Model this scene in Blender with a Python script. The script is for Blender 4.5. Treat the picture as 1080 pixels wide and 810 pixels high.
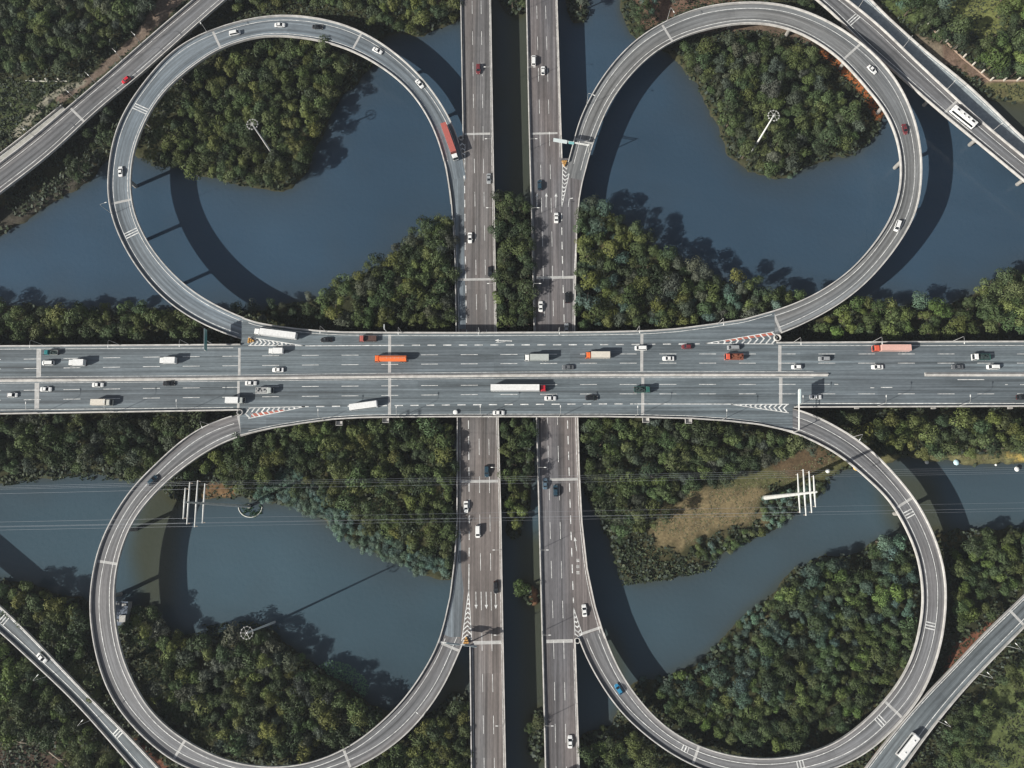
import bpy, math, random
import numpy as np
from mathutils import Vector, Matrix

random.seed(7); RNG = np.random.default_rng(11)
for o in list(bpy.data.objects): bpy.data.objects.remove(o)
SC = bpy.context.scene
COL = SC.collection

# ------------------------------------------------------------------ camera
FPX, CAMH, NX, NY = 840.0, 332.0, 15.0, 148.0      # focal length in pixels of the 1080 wide photo, height, nadir offset
dn = np.array([NX, -NY, -FPX]); dn /= np.linalg.norm(dn)
zc = -dn
xc = np.array([1., 0, 0]) - zc[0]*zc; xc /= np.linalg.norm(xc)
yc = np.cross(zc, xc)
RC = np.array([xc, yc, zc])
cam = bpy.data.cameras.new('camera'); cam_o = bpy.data.objects.new('camera', cam); COL.objects.link(cam_o)
M4 = Matrix([[RC[i][j] for j in range(3)] + [0] for i in range(3)] + [[0, 0, 0, 1]])
cam_o.matrix_world = Matrix.Translation((0, 0, CAMH)) @ M4
cam.sensor_fit = 'HORIZONTAL'; cam.sensor_width = 36; cam.lens = 36*FPX/1080
cam.clip_start = 1; cam.clip_end = 20000
SC.camera = cam_o

# ------------------------------------------------------------------ sky, sun, exposure
SUN_EL, SH_AZ = 32.0, 25.0                          # shadows run towards +25 degrees from +x
W = bpy.data.worlds.new('World'); SC.world = W; W.use_nodes = True
nt = W.node_tree; nt.nodes.clear()
sky = nt.nodes.new('ShaderNodeTexSky'); sky.sky_type = 'NISHITA'; sky.sun_disc = False
sdir = Vector((-math.cos(math.radians(SH_AZ)), -math.sin(math.radians(SH_AZ)), math.tan(math.radians(SUN_EL)))).normalized()
sky.sun_elevation = math.radians(SUN_EL)
sky.sun_rotation = math.atan2(sdir.x, sdir.y)
sky.dust_density = 2.0; sky.ozone_density = 1.0
bg = nt.nodes.new('ShaderNodeBackground'); bg.inputs[1].default_value = 0.062
out = nt.nodes.new('ShaderNodeOutputWorld')
hs = nt.nodes.new('ShaderNodeHueSaturation'); hs.inputs['Saturation'].default_value = .55; nt.links.new(sky.outputs[0], hs.inputs['Color']); nt.links.new(hs.outputs[0], bg.inputs[0]);   # hazy city sky
nt.links.new(bg.outputs[0], out.inputs[0])
sl = bpy.data.lights.new('sun', 'SUN'); sl.energy = 5.0; sl.angle = math.radians(0.5); sl.color = (1, .95, .87)
so = bpy.data.objects.new('sun', sl); COL.objects.link(so)
so.rotation_euler = sdir.to_track_quat('Z', 'Y').to_euler(); so.location = (0, 0, 400)
SC.view_settings.view_transform = 'Standard'; SC.view_settings.look = 'None'
SC.view_settings.exposure = 0.30; SC.view_settings.gamma = 1.0; SC.view_settings.use_curve_mapping = False
SC.render.engine = 'CYCLES'; SC.cycles.max_bounces = 6; SC.cycles.diffuse_bounces = 2
SC.cycles.glossy_bounces = 2; SC.cycles.transmission_bounces = 2; SC.cycles.use_denoising = True
SC.cycles.filter_width = 1.4

# ------------------------------------------------------------------ photo pixel <-> ground
def P(px, py, z=0.):
    v = RC @ np.array([px-540, 405-py, -FPX]); t = (z-CAMH)/v[2]
    return np.array([v[0]*t, v[1]*t, z])
def Q(x, y, z):
    c = np.stack([np.asarray(x, float), np.asarray(y, float), np.asarray(z, float)-CAMH+0*np.asarray(x, float)], -1) @ RC
    return 540-FPX*c[..., 0]/c[..., 2], 405+FPX*c[..., 1]/c[..., 2]

# ------------------------------------------------------------------ materials
MATS = {}
def nodes_of(name):
    m = bpy.data.materials.new(name); m.use_nodes = True
    n = m.node_tree.nodes; b = n['Principled BSDF']; return m, n, m.node_tree.links, b
def mat(name, col, rough=.6, metal=0., noise=0., scale=3., spec=.5, coat=0.):
    if name in MATS: return MATS[name]
    m, n, L, b = nodes_of(name)
    b.inputs['Roughness'].default_value = rough; b.inputs['Metallic'].default_value = metal
    b.inputs['Specular IOR Level'].default_value = spec; b.inputs['Coat Weight'].default_value = coat
    if noise:
        g = n.new('ShaderNodeNewGeometry'); t = n.new('ShaderNodeTexNoise'); t.inputs['Scale'].default_value = scale
        t.inputs['Detail'].default_value = 6; t.inputs['Roughness'].default_value = .65
        r = n.new('ShaderNodeValToRGB'); L.new(g.outputs['Position'], t.inputs['Vector']); L.new(t.outputs[0], r.inputs[0])
        r.color_ramp.elements[0].position = .3; r.color_ramp.elements[1].position = .7
        r.color_ramp.elements[0].color = [max(0, c*(1-noise)) for c in col]+[1]
        r.color_ramp.elements[1].color = [min(1, c*(1+noise)) for c in col]+[1]
        L.new(r.outputs[0], b.inputs['Base Color'])
    else: b.inputs['Base Color'].default_value = (*col, 1)
    MATS[name] = m; return m
def asphalt(name, col, patch):
    """uv = (metres across, metres along): wheel tracks, patches and grain run with the lanes"""
    m, n, L, b = nodes_of(name); b.inputs['Roughness'].default_value = .72; b.inputs['Specular IOR Level'].default_value = .35
    uv = n.new('ShaderNodeUVMap')
    def noise(sx, sy, det, lo, hi, plo=.3, phi=.7):
        mp = n.new('ShaderNodeMapping'); mp.inputs['Scale'].default_value = (sx, sy, 1); L.new(uv.outputs[0], mp.inputs[0])
        t = n.new('ShaderNodeTexNoise'); t.inputs['Scale'].default_value = 1; t.inputs['Detail'].default_value = det
        L.new(mp.outputs[0], t.inputs['Vector'])
        r = n.new('ShaderNodeMapRange'); r.inputs[1].default_value = plo; r.inputs[2].default_value = phi
        r.inputs[3].default_value = lo; r.inputs[4].default_value = hi; L.new(t.outputs[0], r.inputs[0]); return r.outputs[0]
    def mul(a, c):
        q = n.new('ShaderNodeMath'); q.operation = 'MULTIPLY'; L.new(a, q.inputs[0]); L.new(c, q.inputs[1]); return q.outputs[0]
    f = mul(mul(noise(.9, .010, 3, .58, 1.42), noise(2.6, .03, 2, .82, 1.2)), mul(noise(.12, .04, 3, .82, 1.16), noise(1.6, .5, 4, .88, 1.10)))
    sn = n.new('ShaderNodeVectorMath'); sn.operation = 'SNAP'; sn.inputs[1].default_value = (3.75, 31, 1); L.new(uv.outputs[0], sn.inputs[0])
    wn = n.new('ShaderNodeTexWhiteNoise'); L.new(sn.outputs[0], wn.inputs[0]); wr = n.new('ShaderNodeMapRange'); wr.inputs[3].default_value = .90; wr.inputs[4].default_value = 1.08; L.new(wn.outputs[0], wr.inputs[0]); f = mul(f, wr.outputs[0])
    mix = n.new('ShaderNodeMix'); mix.data_type = 'RGBA'; mix.inputs[6].default_value = (*col, 1); mix.inputs[7].default_value = (*patch, 1)
    L.new(noise(.07, .008, 3, 0, 1, .42, .6), mix.inputs[0])
    vm = n.new('ShaderNodeVectorMath'); vm.operation = 'SCALE'; L.new(mix.outputs[2], vm.inputs[0]); L.new(f, vm.inputs[3])
    L.new(vm.outputs[0], b.inputs['Base Color']); return m
A_H = asphalt('asphalt_highway', (.125, .152, .168), (.112, .134, .150))
A_W = asphalt('asphalt_south_road', (.150, .132, .124), (.130, .128, .130))
A_E = asphalt('asphalt_north_road', (.146, .130, .127), (.128, .126, .134))
A_TL = asphalt('asphalt_loop_blue', (.155, .19, .22), (.15, .175, .195))
A_TR = asphalt('asphalt_loop_grey', (.165, .178, .188), (.155, .158, .158))
A_BL = asphalt('asphalt_loop_brown', (.168, .162, .164), (.152, .158, .166))
A_RR = asphalt('asphalt_ramp', (.135, .130, .130), (.135, .140, .148))
A_RB = asphalt('asphalt_ramp_grey', (.130, .155, .17), (.122, .14, .15))
CONC = mat('concrete_parapet', (.47, .46, .44), .8, noise=.28, scale=.35)
CONC_D = mat('concrete_girder', (.30, .29, .27), .85, noise=.25, scale=.5)
JOINT = mat('joint_concrete', (.42, .42, .41), .8, noise=.2, scale=.8)
PAINT = mat('road_paint_white', (.60, .61, .60), .6, noise=.48, scale=.7)
PAINT_R = mat('road_paint_red', (.42, .13, .09), .6, noise=.3, scale=1.0)
PAINT_O = mat('barrier_orange', (.45, .24, .06), .5)
STEEL = mat('galvanised_steel', (.50, .50, .48), .5, .3)
WHITE = mat('white_enamel', (.75, .76, .74), .45)
SIGN_B = mat('sign_back_grey', (.42, .50, .52), .5, .2)
SIGN_F = mat('sign_face_blue', (.05, .17, .34), .4)
TEAL = mat('sign_face_teal', (.10, .30, .30), .4)
RUBBER = mat('tyre_rubber', (.02, .02, .02), .8)
GLASS = mat('car_glass', (.012, .016, .02), .08, spec=.8)
LAMPG = mat('lamp_glass', (.6, .6, .58), .2)
TAILG = mat('tail_lamp_red', (.35, .02, .02), .3)
CHASS = mat('chassis_black', (.025, .025, .027), .6)
BARK = mat('bark', (.09, .07, .05), .9, noise=.3, scale=6)
def paint(name, c, metal=0.): return mat('car_paint_'+name, c, .28, metal, noise=.10, scale=1.1, coat=.6)
PC = {'white': (.78, .79, .78), 'black': (.012, .013, .015), 'silver': (.40, .42, .43), 'grey': (.16, .17, .18),
      'darkblue': (.02, .05, .075), 'steelblue': (.12, .19, .25), 'blue': (.03, .22, .40), 'red': (.55, .03, .07),
      'maroon': (.16, .03, .035), 'teal': (.03, .20, .21), 'green': (.03, .12, .10), 'orange': (.75, .16, .04),
      'orangered': (.62, .11, .06), 'rust': (.35, .10, .06), 'brick': (.42, .12, .10), 'cream': (.66, .62, .54),
      'pink': (.68, .42, .36), 'beige': (.55, .55, .50), 'palegrey': (.42, .45, .43), 'crimson': (.55, .02, .035),
      'brown': (.10, .06, .05)}

def attr_mat(name, attr, rough, fine, lo, hi, spec=.3, objcol=False, transl=0.):
    m, n, L, b = nodes_of(name); b.inputs['Roughness'].default_value = rough; b.inputs['Specular IOR Level'].default_value = spec
    a = n.new('ShaderNodeAttribute'); a.attribute_name = attr
    src = a.outputs['Color']
    if objcol:
        oi = n.new('ShaderNodeObjectInfo'); vm = n.new('ShaderNodeVectorMath'); vm.operation = 'MULTIPLY'
        L.new(src, vm.inputs[0]); L.new(oi.outputs['Color'], vm.inputs[1]); src = vm.outputs[0]
    if fine:
        g = n.new('ShaderNodeNewGeometry'); t = n.new('ShaderNodeTexNoise'); t.inputs['Scale'].default_value = fine; t.inputs['Detail'].default_value = 8
        t.inputs['Roughness'].default_value = .7
        L.new(g.outputs['Position'], t.inputs['Vector'])
        r = n.new('ShaderNodeMapRange'); r.inputs[1].default_value = .3; r.inputs[2].default_value = .7; r.inputs[3].default_value = lo; r.inputs[4].default_value = hi
        L.new(t.outputs[0], r.inputs[0]); vs = n.new('ShaderNodeVectorMath'); vs.operation = 'SCALE'
        L.new(src, vs.inputs[0]); L.new(r.outputs[0], vs.inputs[3]); src = vs.outputs[0]
    L.new(src, b.inputs['Base Color'])
    if transl:
        tr = n.new('ShaderNodeBsdfTranslucent'); L.new(src, tr.inputs[0]); mx = n.new('ShaderNodeMixShader'); mx.inputs[0].default_value = transl
        L.new(b.outputs[0], mx.inputs[1]); L.new(tr.outputs[0], mx.inputs[2]); L.new(mx.outputs[0], n['Material Output'].inputs[0])
    return m
GROUND = attr_mat('earth_and_grass', 'col', .95, 1.1, .55, 1.5, .1)
LEAF = attr_mat('foliage', 'col', .6, 0, 1, 1, .25, objcol=True, transl=.18)
WATER = None
def make_water():
    m, n, L, b = nodes_of('turbid_water'); b.inputs['IOR'].default_value = 1.33; b.inputs['Roughness'].default_value = .12
    a = n.new('ShaderNodeAttribute'); a.attribute_name = 'col'; L.new(a.outputs['Color'], b.inputs['Base Color'])
    g = n.new('ShaderNodeNewGeometry'); t = n.new('ShaderNodeTexNoise'); t.inputs['Scale'].default_value = .55; t.inputs['Detail'].default_value = 8
    L.new(g.outputs['Position'], t.inputs['Vector']); bp = n.new('ShaderNodeBump'); bp.inputs['Strength'].default_value = .35; bp.inputs['Distance'].default_value = .25
    L.new(t.outputs[0], bp.inputs['Height']); L.new(bp.outputs[0], b.inputs['Normal']); return m
WATER = make_water()

# ------------------------------------------------------------------ mesh helpers
def tag(o, label=None, cat=None, group=None, kind=None):
    if label: o['label'] = label
    if cat: o['category'] = cat
    if group: o['group'] = group
    if kind: o['kind'] = kind
    return o
def empty(name, loc=(0, 0, 0), rz=0.):
    o = bpy.data.objects.new(name, None); COL.objects.link(o); o.location = loc; o.rotation_euler = (0, 0, rz); o.empty_display_size = .5
    return o
def link(name, me, parent=None):
    o = bpy.data.objects.new(name, me); COL.objects.link(o)
    if parent is not None: o.parent = parent
    return o
class MB:
    def __init__(s): s.v = []; s.f = []; s.m = []; s.uv = []
    def quad(s, a, b, c, d, mi=0, uv=None):
        i = len(s.v); s.v += [tuple(a), tuple(b), tuple(c), tuple(d)]; s.f.append((i, i+1, i+2, i+3)); s.m.append(mi); s.uv += uv or [(0, 0)]*4
    def poly(s, pts, mi=0):
        i = len(s.v); s.v += [tuple(p) for p in pts]; s.f.append(tuple(range(i, i+len(pts)))); s.m.append(mi); s.uv += [(0, 0)]*len(pts)
    def box(s, x0, x1, y0, y1, z0, z1, mi=0, taper=0., tx=None):
        t = taper; u = t if tx is None else tx
        lo = [(x0, y0, z0), (x1, y0, z0), (x1, y1, z0), (x0, y1, z0)]
        hi = [(x0+u, y0+t, z1), (x1-u, y0+t, z1), (x1-u, y1-t, z1), (x0+u, y1-t, z1)]
        s.loft([lo, hi], mi)
    def loft(s, rings, mi=0, cap=True):
        n = len(rings[0]); b = len(s.v)
        for r in rings: s.v += [tuple(p) for p in r]
        for k in range(len(rings)-1):
            for i in range(n):
                j = (i+1) % n; s.f.append((b+k*n+i, b+k*n+j, b+(k+1)*n+j, b+(k+1)*n+i)); s.m.append(mi); s.uv += [(0, 0)]*4
        if cap:
            s.f.append(tuple(b+i for i in reversed(range(n)))); s.m.append(mi); s.uv += [(0, 0)]*n
            s.f.append(tuple(b+(len(rings)-1)*n+i for i in range(n))); s.m.append(mi); s.uv += [(0, 0)]*n
    def tube(s, a, b, r0, r1=None, n=6, mi=0):
        a = Vector(a); b = Vector(b); r1 = r0 if r1 is None else r1; d = (b-a).normalized(); u = d.orthogonal().normalized(); w = d.cross(u)
        ring = lambda c, r: [c+u*(r*math.cos(2*math.pi*i/n))+w*(r*math.sin(2*math.pi*i/n)) for i in range(n)]
        s.loft([ring(a, r0), ring(b, r1)], mi)
    def path(s, pts, r, n=6, mi=0):
        for a, b in zip(pts, pts[1:]): s.tube(a, b, r, r, n, mi)
    def cyl(s, c, axis, r, h, n=12, mi=0):
        a = Vector(c)-Vector(axis)*(h/2); s.tube(a, a+Vector(axis)*h, r, r, n, mi)
    def build(s, name, mats, parent=None, smooth=False):
        me = bpy.data.meshes.new(name); me.from_pydata(s.v, [], s.f); mats = mats if isinstance(mats, list) else [mats]
        for m in mats: me.materials.append(m)
        if len(mats) > 1: me.polygons.foreach_set('material_index', s.m)
        if any(u != (0, 0) for u in s.uv[:8]):
            l = me.uv_layers.new(name='UVMap'); l.data.foreach_set('uv', np.array(s.uv, dtype=np.float32).ravel())
        if smooth: me.polygons.foreach_set('use_smooth', [True]*len(s.f))
        me.update(); return link(name, me, parent)
def copy_tree(o, parent=None):
    c = o.copy(); COL.objects.link(c); c.parent = parent
    for ch in list(o.children): copy_tree(ch, c)
    return c

# ------------------------------------------------------------------ curves
def cr(pts, step=6.):
    """Catmull-Rom through 2-D points, about one sample every `step`"""
    p = [np.array(q, float) for q in pts]; p = [2*p[0]-p[1]] + p + [2*p[-1]-p[-2]]; r = []
    for i in range(1, len(p)-2):
        n = max(2, int(np.linalg.norm(p[i+1]-p[i])/step))
        for k in range(n):
            t = k/n; a, b, c, d = p[i-1:i+3]
            r.append(.5*((2*b)+(c-a)*t+(2*a-5*b+4*c-d)*t*t+(3*b-a-3*c+d)*t**3))
    r.append(p[-2]); return np.array(r)
def resample(a, n=None, step=None):
    d = np.r_[0, np.cumsum(np.linalg.norm(np.diff(a, axis=0), axis=1))]
    if n is None: n = max(2, int(d[-1]/step)+1)
    t = np.linspace(0, d[-1], n); return np.stack([np.interp(t, d, a[:, i]) for i in range(a.shape[1])], 1)
def smooth(a, k):
    if k < 1: return a
    p = np.concatenate([2*a[:1]-a[k:0:-1], a, 2*a[-1:]-a[-2:-k-2:-1]]) if a.ndim > 1 else np.r_[2*a[0]-a[k:0:-1], a, 2*a[-1]-a[-2:-k-2:-1]]
    w = np.hanning(2*k+3)[1:-1]; w /= w.sum()
    if a.ndim == 1: return np.convolve(p, w, 'valid')
    return np.stack([np.convolve(p[:, i], w, 'valid') for i in range(a.shape[1])], 1)
def normals(c):
    t = np.gradient(c[:, :2], axis=0); t /= np.linalg.norm(t, axis=1)[:, None]; return np.stack([-t[:, 1], t[:, 0]], 1)   # left of travel
def inside(poly, x, y):
    poly = np.asarray(poly, float); x = np.asarray(x); y = np.asarray(y); r = np.zeros(x.shape, bool); j = len(poly)-1
    for i in range(len(poly)):
        xi, yi = poly[i]; xj, yj = poly[j]
        if yi != yj: r ^= ((yi > y) != (yj > y)) & (x < (xj-xi)*(y-yi)/(yj-yi)+xi)
        j = i
    return r
SURF = []            # (centre samples xyz, half width) of every road, for placing vehicles and keeping trees off the decks

def strip(mb, c, off_a, off_b, dz=0., i0=0, i1=None, mi=0):
    """flat band between two offsets (left of travel is +) along the centre line"""
    n = normals(c); i1 = len(c)-1 if i1 is None else i1; s = 0.
    fa = off_a if callable(off_a) else (lambda i: off_a); fb = off_b if callable(off_b) else (lambda i: off_b)
    for i in range(i0, i1):
        q = lambda k, o: (c[k, 0]+n[k, 0]*o, c[k, 1]+n[k, 1]*o, c[k, 2]+dz)
        d = np.linalg.norm(c[i+1]-c[i]); a0, b0, a1, b1 = fa(i), fb(i), fa(i+1), fb(i+1)
        mb.quad(q(i, b0), q(i+1, b1), q(i+1, a1), q(i, a0), mi, [(b0+50, s), (b1+50, s+d), (a1+50, s+d), (a0+50, s)]); s += d
def beam_along(mb, pts, w0, w1, z0, z1, closed_ends=True):
    """solid of trapezoid section following 3-D points: bottom width w0 at z0, top width w1 at z1 (relative)"""
    pts = np.asarray(pts, float); n = normals(pts)
    rings = [[(p[0]-q[0]*w0/2, p[1]-q[1]*w0/2, p[2]+z0), (p[0]+q[0]*w0/2, p[1]+q[1]*w0/2, p[2]+z0),
              (p[0]+q[0]*w1/2, p[1]+q[1]*w1/2, p[2]+z1), (p[0]-q[0]*w1/2, p[1]-q[1]*w1/2, p[2]+z1)] for p, q in zip(pts, n)]
    mb.loft(rings)
def offset_line(c, off, i0=0, i1=None):
    n = normals(c); i1 = len(c) if i1 is None else i1
    o = np.array([off(i) if callable(off) else off for i in range(len(c))])
    q = c.copy(); q[:, :2] += n*o[:, None]; return q[i0:i1]
class MG:
    """paint on one road: every line, arrow and chevron field a mesh of its own"""
    def __init__(s, m=None): s.l = []; s.mat = m
    def new(s, name): b = MB(); s.l.append((name, b)); return b
    def build(s, name, m, root):
        for nm, b in s.l:
            if b.f: b.build(nm, m, root)
def dashes(mb, line, width, dash, gap, start=0., dz=.03, end=None):
    """rectangles of paint along a 3-D polyline; gap 0 gives a solid line"""
    if isinstance(mb, MG): mb = mb.new('edge_line' if gap == 0 else 'lane_line')
    line = np.asarray(line, float); d = np.r_[0, np.cumsum(np.linalg.norm(np.diff(line, axis=0), axis=1))]; L = d[-1] if end is None else end
    at = lambda s: np.array([np.interp(s, d, line[:, k]) for k in range(3)])
    if gap == 0:
        l = resample(line, step=2.5); l[:, 2] += dz; strip(mb, l, width/2, -width/2); return
    s = start
    while s < L:
        if s+dash > 0:
            a, b = at(max(s, 0)), at(min(s+dash, L)); t = b-a; ln = np.hypot(t[0], t[1])
            if ln > .3:
                u = np.array([-t[1], t[0], 0])/ln*width/2; a[2] += dz; b[2] += dz
                mb.quad(a-u, b-u, b+u, a+u)
        s += dash+gap
def pxline(pts, z, step=6.): return np.array([P(x, y, z) for x, y in cr(pts, step)])

def pier(mb, x, y, ang, ztop, half, r=.85, zb=-1.5, cap=1.2):
    """round column with a hammerhead cap across the deck"""
    ca, sa = math.cos(ang), math.sin(ang)
    mb.tube((x, y, zb), (x, y, ztop-cap), r, r, 12)
    def pt(u, v, z): return (x+ca*u-sa*v, y+sa*u+ca*v, z)
    for s in (1, ):
        lo = [pt(-1.0, -r, ztop-cap), pt(1.0, -r, ztop-cap), pt(1.0, r, ztop-cap), pt(-1.0, r, ztop-cap)]
        hi = [pt(-1.0, -half, ztop-.45), pt(1.0, -half, ztop-.45), pt(1.0, half, ztop-.45), pt(-1.0, half, ztop-.45)]
        tp = [pt(-1.0, -half, ztop), pt(1.0, -half, ztop), pt(1.0, half, ztop), pt(-1.0, half, ztop)]
        mb.loft([lo, hi, tp])

def ribbon_bridge(name, label, outer_px, inner_px, zfun, asph, lines, nose=(None, None), skip=(0, 0), piers=30., two_col=False, lamp=None):
    """a curved one-lane bridge from the pixel outlines of its two parapets. outer = left or right, found from geometry"""
    oo = cr(outer_px, 4.); ii = cr(inner_px, 2.); oo = resample(oo, step=5.)
    cpx = []; 
    for p in oo:
        q = ii[np.argmin(((ii-p)**2).sum(1))]; cpx.append((p+q)/2)
    cpx = smooth(np.array(cpx), 4); s = np.r_[0, np.cumsum(np.linalg.norm(np.diff(cpx, axis=0), axis=1))]; s /= s[-1]
    z = np.array([zfun(t) for t in s]); c = np.array([P(p[0], p[1], q) for p, q in zip(cpx, z)])
    hw = []
    for p, q in zip(oo, z):
        r = ii[np.argmin(((ii-p)**2).sum(1))]; hw.append(np.linalg.norm(P(*p, q)-P(*r, q))/2)
    hw = smooth(np.array(hw), 6)
    full = np.c_[c, hw]; full = resample(full, step=2.2); c = full[:, :3].copy(); hw = full[:, 3]
    c = smooth(c, 5); n = normals(c)
    side = 1 if np.dot(P(*oo[len(oo)//2], 10)[:2]-c[len(c)//2, :2], n[len(c)//2]) > 0 else -1      # outer on the left?
    o = empty(name, tuple(c[len(c)//2])); o.location = (0, 0, 0)
    tag(o, label, 'bridge')
    N = len(c)
    d = MB(); rings = []
    for i in range(N):
        h = hw[i]; f = lambda u, w: (c[i, 0]+n[i, 0]*u, c[i, 1]+n[i, 1]*u, c[i, 2]+w)
        rings.append([f(-h, -.06), f(-h, -.35), f(-h*.55, -.75), f(-h*.42, -1.9), f(h*.42, -1.9), f(h*.55, -.75), f(h, -.35), f(h, -.06)])
    d.loft(rings); d.build('deck', CONC_D, o)
    a = MB(); strip(a, c, lambda i: hw[i]-.42, lambda i: -hw[i]+.42); a.build('road_surface', asph, o)
    def near(px): 
        if px is None: return None
        return int(np.argmin([np.hypot(*(np.array(Q(*p))-px)) for p in c]))
    n0, n1 = near(nose[0]), near(nose[1]); n0 = 0 if n0 is None else n0; n1 = N-1 if n1 is None else n1
    for sd, (i0, i1) in ((side, (n0, n1)), (-side, (skip[0], N-skip[1]))):
        pb = MB(); beam_along(pb, offset_line(c, lambda i: sd*(hw[i]-.22), i0, i1), .56, .42, -.05, .95); pb.build('parapet', CONC, o)
    mk = MG()
    lo, li = lines
    dashes(mk, offset_line(c, lambda i: side*(hw[i]-lo), n0, n1), .26, 1, 0)
    dashes(mk, offset_line(c, lambda i: -side*(hw[i]-li), skip[0], N-skip[1]), .26, 1, 0)
    # piers at the given spacing
    ac = np.r_[0, np.cumsum(np.linalg.norm(np.diff(c, axis=0), axis=1))]
    for sp in np.arange(16, ac[-1]-8, piers):
        i = int(np.argmin(abs(ac-sp))); pb = MB()
        ang = math.atan2(n[i, 1], n[i, 0])-math.pi/2
        pier(pb, c[i, 0], c[i, 1], ang, c[i, 2]-1.92, hw[i]*.42)
        pb.build('pier', CONC_D, o)
    SURF.append((name, c, hw))
    return o, c, hw, mk, side, near
def cross_band(mb, c, hw, i, w, inset=.5, dz=.035, lo=None, hi=None, sh=0.):
    if isinstance(mb, MG): mb = mb.new('cross_stripe' if dz > .03 else 'expansion_joint')
    n = normals(c)[i]; t = np.array([n[1], -n[0]]); h = hw[i]-inset; p = c[i]+np.array([t[0]*sh, t[1]*sh, 0]); lo = -h if lo is None else lo; hi = h if hi is None else hi
    f = lambda u, v: (p[0]+n[0]*u+t[0]*v, p[1]+n[1]*u+t[1]*v, p[2]+dz)
    mb.quad(f(lo, -w/2), f(lo, w/2), f(hi, w/2), f(hi, -w/2))

# ------------------------------------------------------------------ road outlines, measured on the photograph
sm = lambda t: t*t*(3-2*t)
ZL, ZH = 7.6, 14.0
def prof(rise): return lambda s: (ZL-.04)+(ZH-ZL)*min(1., max(0., s-.04)/rise)**.9
TL_out = [(497,215),(492,185),(485,150),(476,128),(467,111.5),(446,83),(415,54.5),(381.5,33.7),(348,22),(309,16.5),(270,18.9),(218,34),(182,54.5),(156,83),(140,104),(127,127),(118,156),(113.8,190),(114,210),(119,232),(128,254.5),(142.6,280),(166,309),(192,330),(220.5,345.5),(255,358.5),(285,366)]
TL_in = [(475,212),(469.7,176),(459,140),(443.8,111.5),(425.6,89.5),(399.7,69.5),(368.5,53),(335,43),(296,38.5),(270,40),(233,52),(205,70),(181.5,89.5),(163,111.5),(150,137),(142.7,156),(138.5,181.5),(138.6,205),(141.5,223),(153,250),(171,276),(197,302),(228,322),(270,340),(300,345)]
TR_out = [(590,215),(596,180),(603.5,155.6),(608.7,132),(623,101),(643.7,70),(669.7,42.8),(700.8,23.3),(737,9),(773.4,3.2),(810,3),(841,9),(875,23.3),(900.8,40),(926.7,62),(950,93.4),(965.6,129.7),(972,168.6),(971,200),(965.6,226),(950,254.5),(924,288),(895.6,314),(861.9,334.9),(821.7,353),(790,362)]
TR_in = [(611,212),(617.8,179),(628,145),(643.7,109),(664.5,80.4),(690.4,55.8),(721.5,38.9),(760.5,28),(788,25),(810,26),(836,32.4),(861.9,45.4),(887.8,64.8),(911,90.8),(932,116.7),(944.9,145),(950,176.4),(947.5,205),(939.7,228.5),(921.5,257),(895.6,285.6),(861.9,309),(830.7,323),(810,329.7),(780,338)]
BL_out = [(500,650),(492,672),(485.3,685.6),(472.3,716.7),(451.6,749),(425.6,777.7),(386.7,804),(340,822),(300,830),(250,826),(192,807.5),(168.6,792),(142.6,768.6),(119,737.5),(105,703.7),(97.3,667.4),(94.7,633.7),(97.3,610),(103.7,579),(119.3,545),(140,514),(166,488),(194.5,462),(220.5,446.7),(251.6,436.3),(285,430)]
BL_in = [(474,630),(471,646.7),(462,677.8),(449,703.7),(425.6,737.5),(399.7,763.4),(368.6,786.7),(327,804),(290,808.5),(259.4,806),(233.4,799),(207.5,787),(181.5,770),(155.6,744),(134.9,706),(124.5,670),(120.8,633.7),(122,610),(124.5,594.5),(132,568.6),(145,543),(166,518),(192,495),(220.5,475),(249,461.5),(270,455.8),(300,449.5)]
BR_out = [(602,645),(610,675),(620.4,698.6),(633.4,722),(651.5,748),(675,771),(700.8,791),(729,807),(765,819),(800,824),(845,820),(888,807.5),(919,790),(944.9,766),(970.8,735),(986,701),(994.5,668),(998,631),(996.5,605),(991.6,583),(981,555),(963,523),(939.7,496),(913.7,470),(887.8,453),(861.9,439),(838.5,430.5),(810,425)]
BR_in = [(620,600),(628,639),(638.6,672.6),(654,708),(672,735),(695.6,761),(726.7,782),(768,796),(810,800),(849,794.5),(882.6,781.6),(913.7,758),(942,727),(959,698.6),(968.5,667),(972.9,633.7),(971,607),(965.6,581.6),(952.6,553),(937,527),(913.7,505),(890.4,484),(861.9,467.4),(836,456),(810,449.5)]

loops = {}; LNS = {'TL': (2.0, 1.75), 'TR': (2.7, 2.2), 'BL': (3.3, 2.3), 'BR': (3.0, 2.3)}
def loop(key, label, o_, i_, rise, asph, lines, nose, skip):
    r = ribbon_bridge('loop_bridge', label, o_, i_, prof(rise), asph, lines, nose, skip, piers=27.)
    loops[key] = r; return r
loop('TL', 'curved grey loop ramp bridge circling the upper-left pond, red truck on it', TL_out, TL_in, .42, A_TL, (2.0, 1.75), ((485,150),(255,358)), (9,6))
loop('TR', 'curved loop ramp bridge round the upper-right wooded island and pond', TR_out, TR_in, .50, A_TR, (2.7, 2.2), ((598,170),(820,353)), (7,5))
loop('BL', 'curved brown-grey loop ramp bridge circling the lower-left pond', BL_out, BL_in, .60, A_BL, (3.3, 2.3), ((491,676),(252,436)), (5,7))
loop('BR', 'curved loop ramp bridge circling the lower-right wood, blue car on it', BR_out, BR_in, .85, A_BL, (3.0, 2.3), ((609,674),(839,431)), (5,3))

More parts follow.
